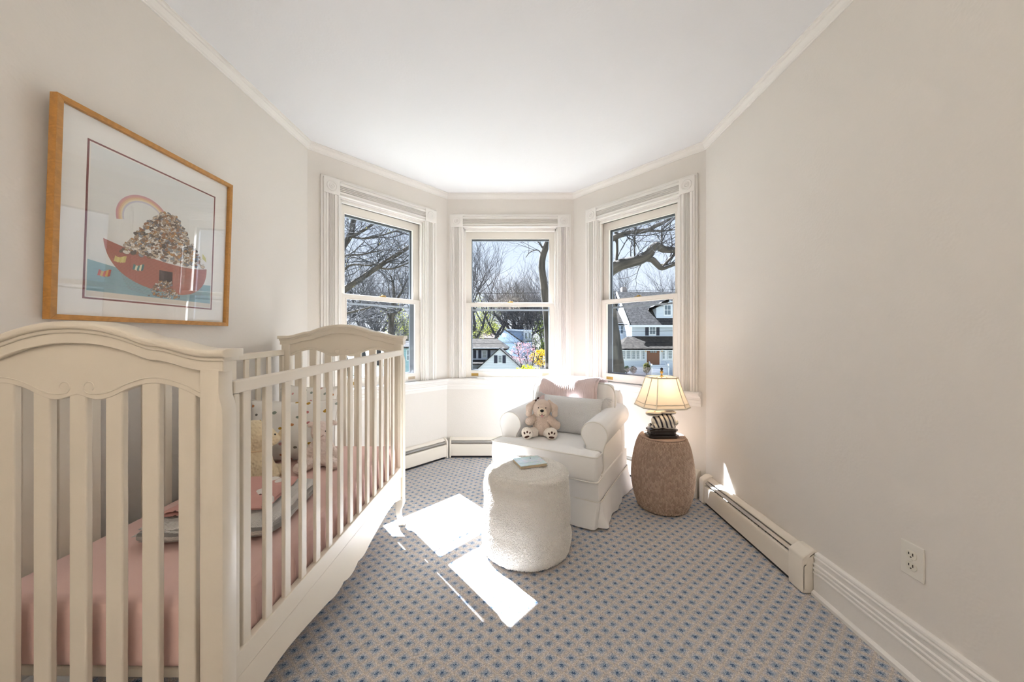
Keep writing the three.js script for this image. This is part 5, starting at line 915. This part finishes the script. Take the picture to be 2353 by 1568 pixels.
{ // blue gabled house behind it
  const o = thing('house', 'pale blue gabled house with a box dormer behind the white house', 'house'), D = 46;
  mesh('gable_wall', gable(1138, 1204, 787, 1161, 757, D, 5), O.sidingBlue, o);
  mesh('lower_wall', pbox(1146, 786, 1223, 850, D, 5), O.sidingBlue, o);
  mesh('gable_roof', slab([fromPx(1160, 756, D - 0.3), fromPx(1205, 788, D - 0.3), fromPx(1203, 788.5, D + 6), fromPx(1160.5, 758, D + 6)], 0.18), O.roof, o);
  mesh('gable_roof', slab([fromPx(1136, 775, D - 0.3), fromPx(1160, 756, D - 0.3), fromPx(1160.5, 758, D + 6), fromPx(1138, 776, D + 6)], 0.18), O.roof, o);
  mesh('dormer', pbox(1166, 757.5, 1204, 784, D + 1.5, 3), O.sidingBlue, o);
  mesh('dormer_end', pbox(1203, 760, 1221.5, 784, D + 0.8, 3), O.sidingWhite, o);
  mesh('dormer_roof', slab([fromPx(1164, 757.5, D + 1.2), fromPx(1223, 760.5, D + 0.5), fromPx(1221, 758, D + 5), fromPx(1165, 756, D + 5)], 0.12), O.trim, o);
  for (const x of [1206, 1214.5]) houseWindow(o, x, 764, x + 5, 779.5, D + 0.8, 2, 1);
  houseWindow(o, 1183, 789, 1197.5, 804, D, 2, 2);
  mesh('vent', pbox(1154, 765.5, 1164, 775, D - 0.02, 0.05), O.sidingWhite, o);
  const far = thing('house', 'brown roofed house half hidden behind the young green trees', 'house');
  mesh('roof', slab([fromPx(1095, 777, 54), fromPx(1150, 777, 54), fromPx(1150, 762.5, 58), fromPx(1101, 762.5, 58)], 0.2), mat('#5d4f48', { roughness: 0.95 }), far);
  mesh('wall', pbox(1098, 777, 1149, 800, 54.5, 4), O.sidingWhite, far);
}
{ // blue-green house glimpsed at the edge of the left window
  const o = thing('house', 'blue green clapboard house glimpsed through the window behind the crib', 'house'), D = 30;
  mesh('wall', pbox(905, 796, 985, 890, D, 6), mat('#8fb0b8', { roughness: 0.8, bumpMap: O.siding.bumpMap, bumpScale: 0.02 }), o);
  mesh('roof', slab([fromPx(900, 797, D - 0.4), fromPx(990, 797, D - 0.4), fromPx(985, 784, D + 4), fromPx(908, 784, D + 4)], 0.15), O.roof, o);
  houseWindow(o, 934, 804, 941, 829, D, 1, 2);
}
// ---- trees: trunk and limbs grown as tapering tubes
class Wood {
  constructor() { this.p = []; this.n = []; this.i = []; this.uv = []; }
  tubeTo(pts, r0, r1, sides) {
    const m = pts.length, base = this.p.length / 3; let ref = Math.abs(pts[m - 1].y - pts[0].y) > Math.abs(pts[m - 1].x - pts[0].x) ? V3(1, 0, 0.2) : V3(0.1, 1, 0.2), len = 0;
    for (let k = 0; k < m; k++) {
      const t = pts[Math.min(m - 1, k + 1)].clone().sub(pts[Math.max(0, k - 1)]).normalize(), a = ref.clone().cross(t).normalize(), b = t.clone().cross(a), r = lerp(r0, r1, k / (m - 1)); if (k) len += pts[k].distanceTo(pts[k - 1]);
      for (let s = 0; s <= sides; s++) { const q = s / sides * Math.PI * 2, x = Math.cos(q), y = Math.sin(q), n = a.clone().multiplyScalar(x).addScaledVector(b, y); this.p.push(pts[k].x + n.x * r, pts[k].y + n.y * r, pts[k].z + n.z * r); this.n.push(n.x, n.y, n.z); this.uv.push(s / sides, len); }
    }
    for (let k = 0; k < m - 1; k++) for (let s = 0; s < sides; s++) { const A = base + k * (sides + 1) + s, B = A + 1, C = A + sides + 1, D = C + 1; this.i.push(A, B, D, A, D, C); }
  }
  geometry() { const g = new THREE.BufferGeometry(); g.setAttribute('position', new THREE.Float32BufferAttribute(this.p, 3)); g.setAttribute('normal', new THREE.Float32BufferAttribute(this.n, 3)); g.setAttribute('uv', new THREE.Float32BufferAttribute(this.uv, 2)); g.setIndex(this.i); return g; }
}
function grow(w, tips, r, start, dir, len, rad, level, max, o) {
  const segs = level < 2 ? 6 : level < max - 1 ? 4 : 3, pts = [start.clone()], d = dir.clone(), p = start.clone(), bend = o.bend ?? 0.25;
  for (let k = 0; k < segs; k++) { d.x += (r() - 0.5) * bend * 2; d.y += (r() - 0.5) * bend + (o.up ?? 0.05); d.z += (r() - 0.5) * bend * 2; d.normalize(); p.addScaledVector(d, len / segs); pts.push(p.clone()); }
  const end = level === max ? rad * 0.4 : rad * 0.55;
  w[level < 2 ? 0 : 1].tubeTo(pts, rad, end, level < 1 ? 9 : level < 2 ? 6 : level < 3 ? 4 : 3);
  if (level >= max) { tips.push(p.clone()); return; }
  const kids = o.kids[level];
  for (let k = 0; k < kids; k++) {
    const t = k === 0 ? 1 : lerp(o.first ?? 0.35, 1, (k + r() * 0.6) / kids), q = Math.min(segs - 1e-3, t * segs), i = Math.floor(q), at0 = pts[i].clone().lerp(pts[i + 1], q - i), tan = pts[i + 1].clone().sub(pts[i]).normalize();
    const side = V3(r() - 0.5, (r() - 0.5) * 0.6, r() - 0.5).normalize(), sp = (k === 0 ? 0.35 : 0.75 + r() * 0.5) * (o.spread ?? 1), nd = tan.clone().addScaledVector(side, sp).normalize();
    grow(w, tips, r, at0, nd, len * (o.shrink ?? 0.68) * (0.75 + r() * 0.5), lerp(rad, end, t) * (k === 0 ? 0.88 : 0.66 + r() * 0.12), level + 1, max, o);
  }
}
function makeTree(seed, height, rad, o, max = 5) {
  const w = [new Wood(), new Wood()], tips = []; grow(w, tips, rngOf(seed), V3(0, 0, 0), V3(0, 1, 0), height * (o.trunk ?? 0.34), rad, 0, max, o);
  return { trunk: w[0].geometry(), twigs: w[1].geometry(), tips };
}
function leafCloud(tips, r, n, spread, size, color) {
  const g = new THREE.PlaneGeometry(1, 1), im = new THREE.InstancedMesh(g, new THREE.MeshPhysicalMaterial({ color, roughness: 1, specularIntensity: 0.04, transmission: 0.45, thickness: 0 }), n), m = new THREE.Matrix4(), q = new THREE.Quaternion(), e = new THREE.Euler();
  for (let i = 0; i < n; i++) { const t = tips[Math.floor(r() * tips.length)]; e.set(r() * 6, r() * 6, r() * 6); const s = size * (0.6 + 0.8 * r()); m.compose(V3(t.x + (r() - 0.5) * spread, t.y + (r() - 0.5) * spread, t.z + (r() - 0.5) * spread), q.setFromEuler(e), V3(s, s * 0.7, s)); im.setMatrixAt(i, m); }
  im.name = 'young_leaves'; im.userData.kind = 'stuff'; im.castShadow = im.receiveShadow = true;
  return im;
}
const kinds = [
  makeTree(101, 18, 0.46, { kids: [4, 5, 5, 4, 4], bend: 0.22, up: 0.07, shrink: 0.70, spread: 0.85 }),
  makeTree(202, 18, 0.44, { kids: [4, 5, 5, 4, 4], bend: 0.28, up: 0.05, shrink: 0.71, spread: 1.0 }),
  makeTree(303, 17, 0.40, { kids: [4, 4, 5, 4, 4], bend: 0.20, up: 0.09, shrink: 0.72, spread: 0.75, trunk: 0.38 }),
];
const treeR = rngOf(900);
function bareTree(kind, label, group, px, d, scale, turn, leaf, sub = 0) {
  const p = at((px - PX) / FPX * d, d, GROUND - sub), o = thing(leaf ? 'budding_tree' : 'bare_tree', label, 'tree', p, turn, group);
  o.scale.setScalar(scale);
  mesh('trunk', kinds[kind].trunk, O.bark2, o); mesh('twigs', kinds[kind].twigs, O.bark2, o);
  if (leaf) o.add(leafCloud(kinds[kind].tips, treeR, leaf[0], leaf[1], leaf[2], leaf[3]));
  return o;
}
// far belt of bare trees behind the houses
[[742, 62, 1.0], [800, 50, 0.92], [838, 72, 1.1], [872, 60, 0.95], [905, 44, 0.8], [940, 78, 1.15], [975, 64, 0.9], [1040, 66, 1.0], [1090, 53, 1.0], [1130, 55, 0.92], [1156, 52, 0.95], [1182, 74, 0.80], [1214, 54, 0.86], [1238, 58, 1.0], [1262, 72, 1.05], [1300, 70, 0.9], [1390, 82, 0.95], [1432, 78, 1.0], [1470, 88, 1.1], [1512, 80, 1.05], [1550, 92, 1.15], [1610, 84, 1.0], [690, 66, 1.0]].forEach(([px, d, s], i) => {
  const [label, group] = px < 1000 ? ['tall bare tree in the belt beyond the window behind the crib', 'bare trees beyond the crib window'] : px < 1330 ? ['tall bare tree in the belt behind the white and blue gabled houses', 'bare trees behind the gabled houses'] : ['tall bare tree behind the roof of the house with the porch', 'bare trees behind the porch house'];
  bareTree(i % 3, label, group, px, d, s, i * 1.7);
});
// young yellow-green trees
[[1094, 52, 0.46], [1112, 60, 0.52], [1130, 57, 0.46], [1080, 56, 0.5], [930, 52, 0.42], [952, 60, 0.45], [1243, 48, 0.34], [1256, 54, 0.38]].forEach(([px, d, s], i) =>
  bareTree((i + 1) % 3, 'tree in young yellow green leaf beyond the houses', 'budding trees beyond the houses', px, d, s, i * 2.3 + 0.4, [1300, 1.8, 0.30, i > 5 ? '#7f8f45' : '#8b914a']));
// limbs laid out along the photograph's branches, each tree at its own distance
function limbTree(name, label, limbs, d, seed, o, bud) {
  const th = thing(name, label, 'tree'), w = [new Wood(), new Wood()], tips = [], r = rngOf(seed);
  for (const [pts, w0, w1, twigs, depth = 0] of limbs) {
    const c = new THREE.CatmullRomCurve3(pts.map(([x, y, dd]) => fromPx(x, y, d + (dd ?? 0)))), n = pts.length * 5, q = c.getPoints(n); for (const p of q) { p.x += (r() - 0.5) * 0.006; p.y += (r() - 0.5) * 0.006; }
    w[0].tubeTo(q, w0 / 2 / FPX * d, w1 / 2 / FPX * d, 10);
    for (let k = 0; k < twigs; k++) { const t = 0.12 + 0.88 * r(), p = c.getPoint(t), tan = c.getTangent(t), dir = tan.multiplyScalar(0.5).add(V3(r() - 0.5, (r() - 0.35) * 1.1, (r() - 0.5) * 1.2)).normalize(); grow(w, tips, r, p, dir, (o.len ?? 1.2) * (0.6 + 0.8 * r()), (o.rad ?? 0.03) * (0.5 + 0.8 * r()), 2, 5, { kids: [0, 0, 4, 4, 3], bend: 0.35, up: 0.04, shrink: 0.66, first: 0.2 }); }
  }
  mesh('trunk', w[0].geometry(), O.bark, th); mesh('twigs', w[1].geometry(), O.bark2, th);
  if (bud) th.add(leafCloud(tips, r, bud[0], 0.1, bud[1], bud[2]));
  return th;
}
limbTree('old_tree', 'old mossy tree with a thick bent limb outside the window behind the lamp', [
  [[[1420, 1090], [1416, 980], [1412, 880], [1402, 790], [1392, 710], [1385, 640], [1380, 560], [1378, 440]], 62, 34, 0],
  [[[1386, 640], [1402, 622], [1425, 609], [1448, 603], [1470, 597], [1486, 588], [1500, 571], [1510, 565], [1522, 572], [1552, 575], [1590, 572]], 30, 13, 12],
  [[[1478, 594], [1498, 597], [1510, 608], [1520, 616], [1534, 612], [1552, 606], [1585, 600]], 15, 9, 7],
  [[[1523, 613], [1535, 600], [1548, 586], [1570, 560]], 8, 4, 5],
  [[[1382, 560], [1408, 548], [1430, 539], [1460, 533], [1485, 530], [1505, 520], [1525, 511], [1550, 495]], 15, 7, 14],
  [[[1485, 530], [1515, 531], [1555, 527]], 6, 4, 6],
  [[[1416, 605], [1418, 575], [1417, 545], [1413, 520]], 7, 5, 5], [[[1459, 600], [1458, 570], [1459, 535], [1458, 515]], 4, 3, 5], [[[1521, 570], [1520, 545], [1521, 520]], 4, 3, 4],
], 12, 41, { len: 1.1, rad: 0.022 }, [400, 0.03, '#6b6038']);
limbTree('leaning_tree', 'leaning dark trunk close to the middle window', [
  [[[1270, 1090], [1266, 950], [1262, 850], [1259, 760], [1254, 700], [1249, 650], [1245, 615], [1247, 590], [1255, 565], [1262, 545], [1266, 480]], 20, 14, 4],
  [[[1248, 588], [1235, 575], [1218, 580], [1208, 592]], 3, 1.5, 4], [[[1252, 575], [1243, 565], [1236, 550], [1240, 535]], 4, 2, 4],
], 13, 52, { len: 0.9, rad: 0.012 });
limbTree('spreading_tree', 'spreading bare tree with long rising limbs outside the window behind the crib', [
  [[[690, 1050], [695, 900], [705, 800], [722, 745]], 44, 30, 0],
  [[[722, 745], [760, 695], [795, 664], [830, 640], [868, 614], [905, 590], [948, 562], [985, 530]], 17, 7, 16],
  [[[722, 745], [735, 660], [760, 600], [788, 566], [805, 540], [813, 505], [820, 470]], 20, 9, 10],
  [[[800, 548], [835, 530], [862, 512], [890, 497]], 8, 4, 7], [[[806, 545], [840, 548], [880, 540], [920, 528]], 5, 3, 7],
  [[[760, 690], [800, 612], [850, 610], [900, 600]], 6, 3, 8], [[[868, 616], [900, 618], [940, 604]], 5, 3, 6],
  [[[735, 720], [780, 722], [830, 712], [870, 700]], 7, 3, 7], [[[740, 650], [790, 590], [830, 585], [880, 575]], 6, 3, 8],
], 16, 63, { len: 1.7, rad: 0.026 }, [420, 0.035, '#6e6a3c']);
limbTree('forked_tree', 'bare forked tree with a straight grey trunk beyond the crib window', [
  [[[897, 905], [897, 820], [898, 760], [901, 725], [905, 700]], 15, 11, 0],
  [[[905, 702], [905, 675], [903, 650], [897, 632]], 9, 3, 8], [[[905, 700], [920, 675], [930, 655], [936, 640]], 7, 3, 8], [[[899, 735], [885, 712], [872, 702], [850, 700]], 6, 3, 8], [[[901, 728], [912, 718], [925, 712]], 4, 2, 6],
], 26, 74, { len: 2.0, rad: 0.035 });
// flowering redbud, forsythia, shrubs
{
  const D = 22; const th = limbTree('redbud_tree', 'small redbud tree with pink blossom in front of the blue house', [
    [[[1206, 900], [1200, 850], [1194, 825], [1190, 806], [1187, 792]], 3, 1.6, 8], [[[1222, 880], [1214, 842], [1211, 825], [1205, 808]], 2.5, 1.3, 7], [[[1218, 880], [1222, 842], [1228, 815], [1230, 795], [1227, 785]], 2.8, 1.4, 8], [[[1222, 842], [1234, 828], [1240, 812]], 1.8, 1, 5], [[[1212, 840], [1200, 820], [1180, 812]], 1.4, 0.8, 5]],
    D, 85, { len: 0.55, rad: 0.010 });
  const tips = []; const r = rngOf(86); for (let i = 0; i < 160; i++) { const a = r() * 6.28, q = Math.sqrt(r()); tips.push(fromPx(1203 + Math.cos(a) * q * 30, 811 + Math.sin(a) * q * 24, D + (r() - 0.5) * 2.5)); }
  th.add(Object.assign(leafCloud(tips, r, 900, 0.16, 0.045, '#c08c98'), { name: 'blossom' }));
}
function shrub(name, label, px, py, d, rx, ry, color, n, size, seed) {
  const c = fromPx(px, py, d), o = thing(name, label, 'shrub', V3(c.x, GROUND, c.z)), r = rngOf(seed), tips = [], top = c.y - GROUND + ry;
  const w = new Wood(); for (let k = 0; k < 14; k++) { const a = r() * 6.28, e = V3(Math.cos(a) * rx * 0.7 * r(), top * (0.7 + 0.3 * r()), Math.sin(a) * rx * 0.7 * r()); w.tubeTo([V3(0, 0, 0), V3(e.x * 0.3, e.y * 0.5, e.z * 0.3), e], 0.04, 0.012, 4); }
  mesh('stems', w.geometry(), O.bark2, o);
  for (let i = 0; i < 400; i++) { const a = r() * 6.28, b = Math.acos(2 * r() - 1), q = 0.72 + 0.28 * Math.sqrt(r()); tips.push(V3(Math.sin(b) * Math.cos(a) * rx * q, c.y - GROUND + Math.cos(b) * ry * q, Math.sin(b) * Math.sin(a) * rx * q)); }
  o.add(Object.assign(leafCloud(tips, r, n, 0.18, size, color), { name: 'leaves' }));
  return o;
}
shrub('forsythia', 'yellow forsythia in bloom beside the blue house', 1246, 822, 34, 1.2, 0.75, '#bfa02a', 1600, 0.10, 301);
shrub('clipped_shrub', 'rounded yellow green shrub below the middle window', 1212, 874, 14, 0.62, 0.55, '#a0a82c', 2200, 0.05, 302);
shrub('boxwood', 'dark clipped boxwood left of the porch steps across the street', 1455, 850, 42, 0.36, 0.34, '#1f2b1c', 900, 0.08, 303);
shrub('boxwood', 'small dark boxwood behind the old tree trunk across the street', 1440, 849, 42, 0.28, 0.34, '#263320', 700, 0.08, 304);
shrub('foundation_shrub', 'olive brown shrub next to the white porch steps', 1486, 846, 41.2, 0.36, 0.55, '#55542f', 1100, 0.09, 305);
// wires across the street
[[741, 0.0, 26], [755, 0.3, 26.4], [676, -0.3, 25], [784, 0.2, 27]].forEach(([py, sag, d], i) => {
  const pts = Array.from({ length: 15 }, (_, k) => { const t = k / 14, p = fromPx(lerp(560, 1760, t), py, d); p.y -= Math.sin(t * Math.PI) * 0.35 - 0.25 + sag * t; return p; });
  tag(mesh('power_line', tube(pts, 0.011, 5, 40), O.wire), 'black overhead wire crossing in front of the houses', 'wire', 'overhead wires along the street');
});

renderer.render(scene, camera);
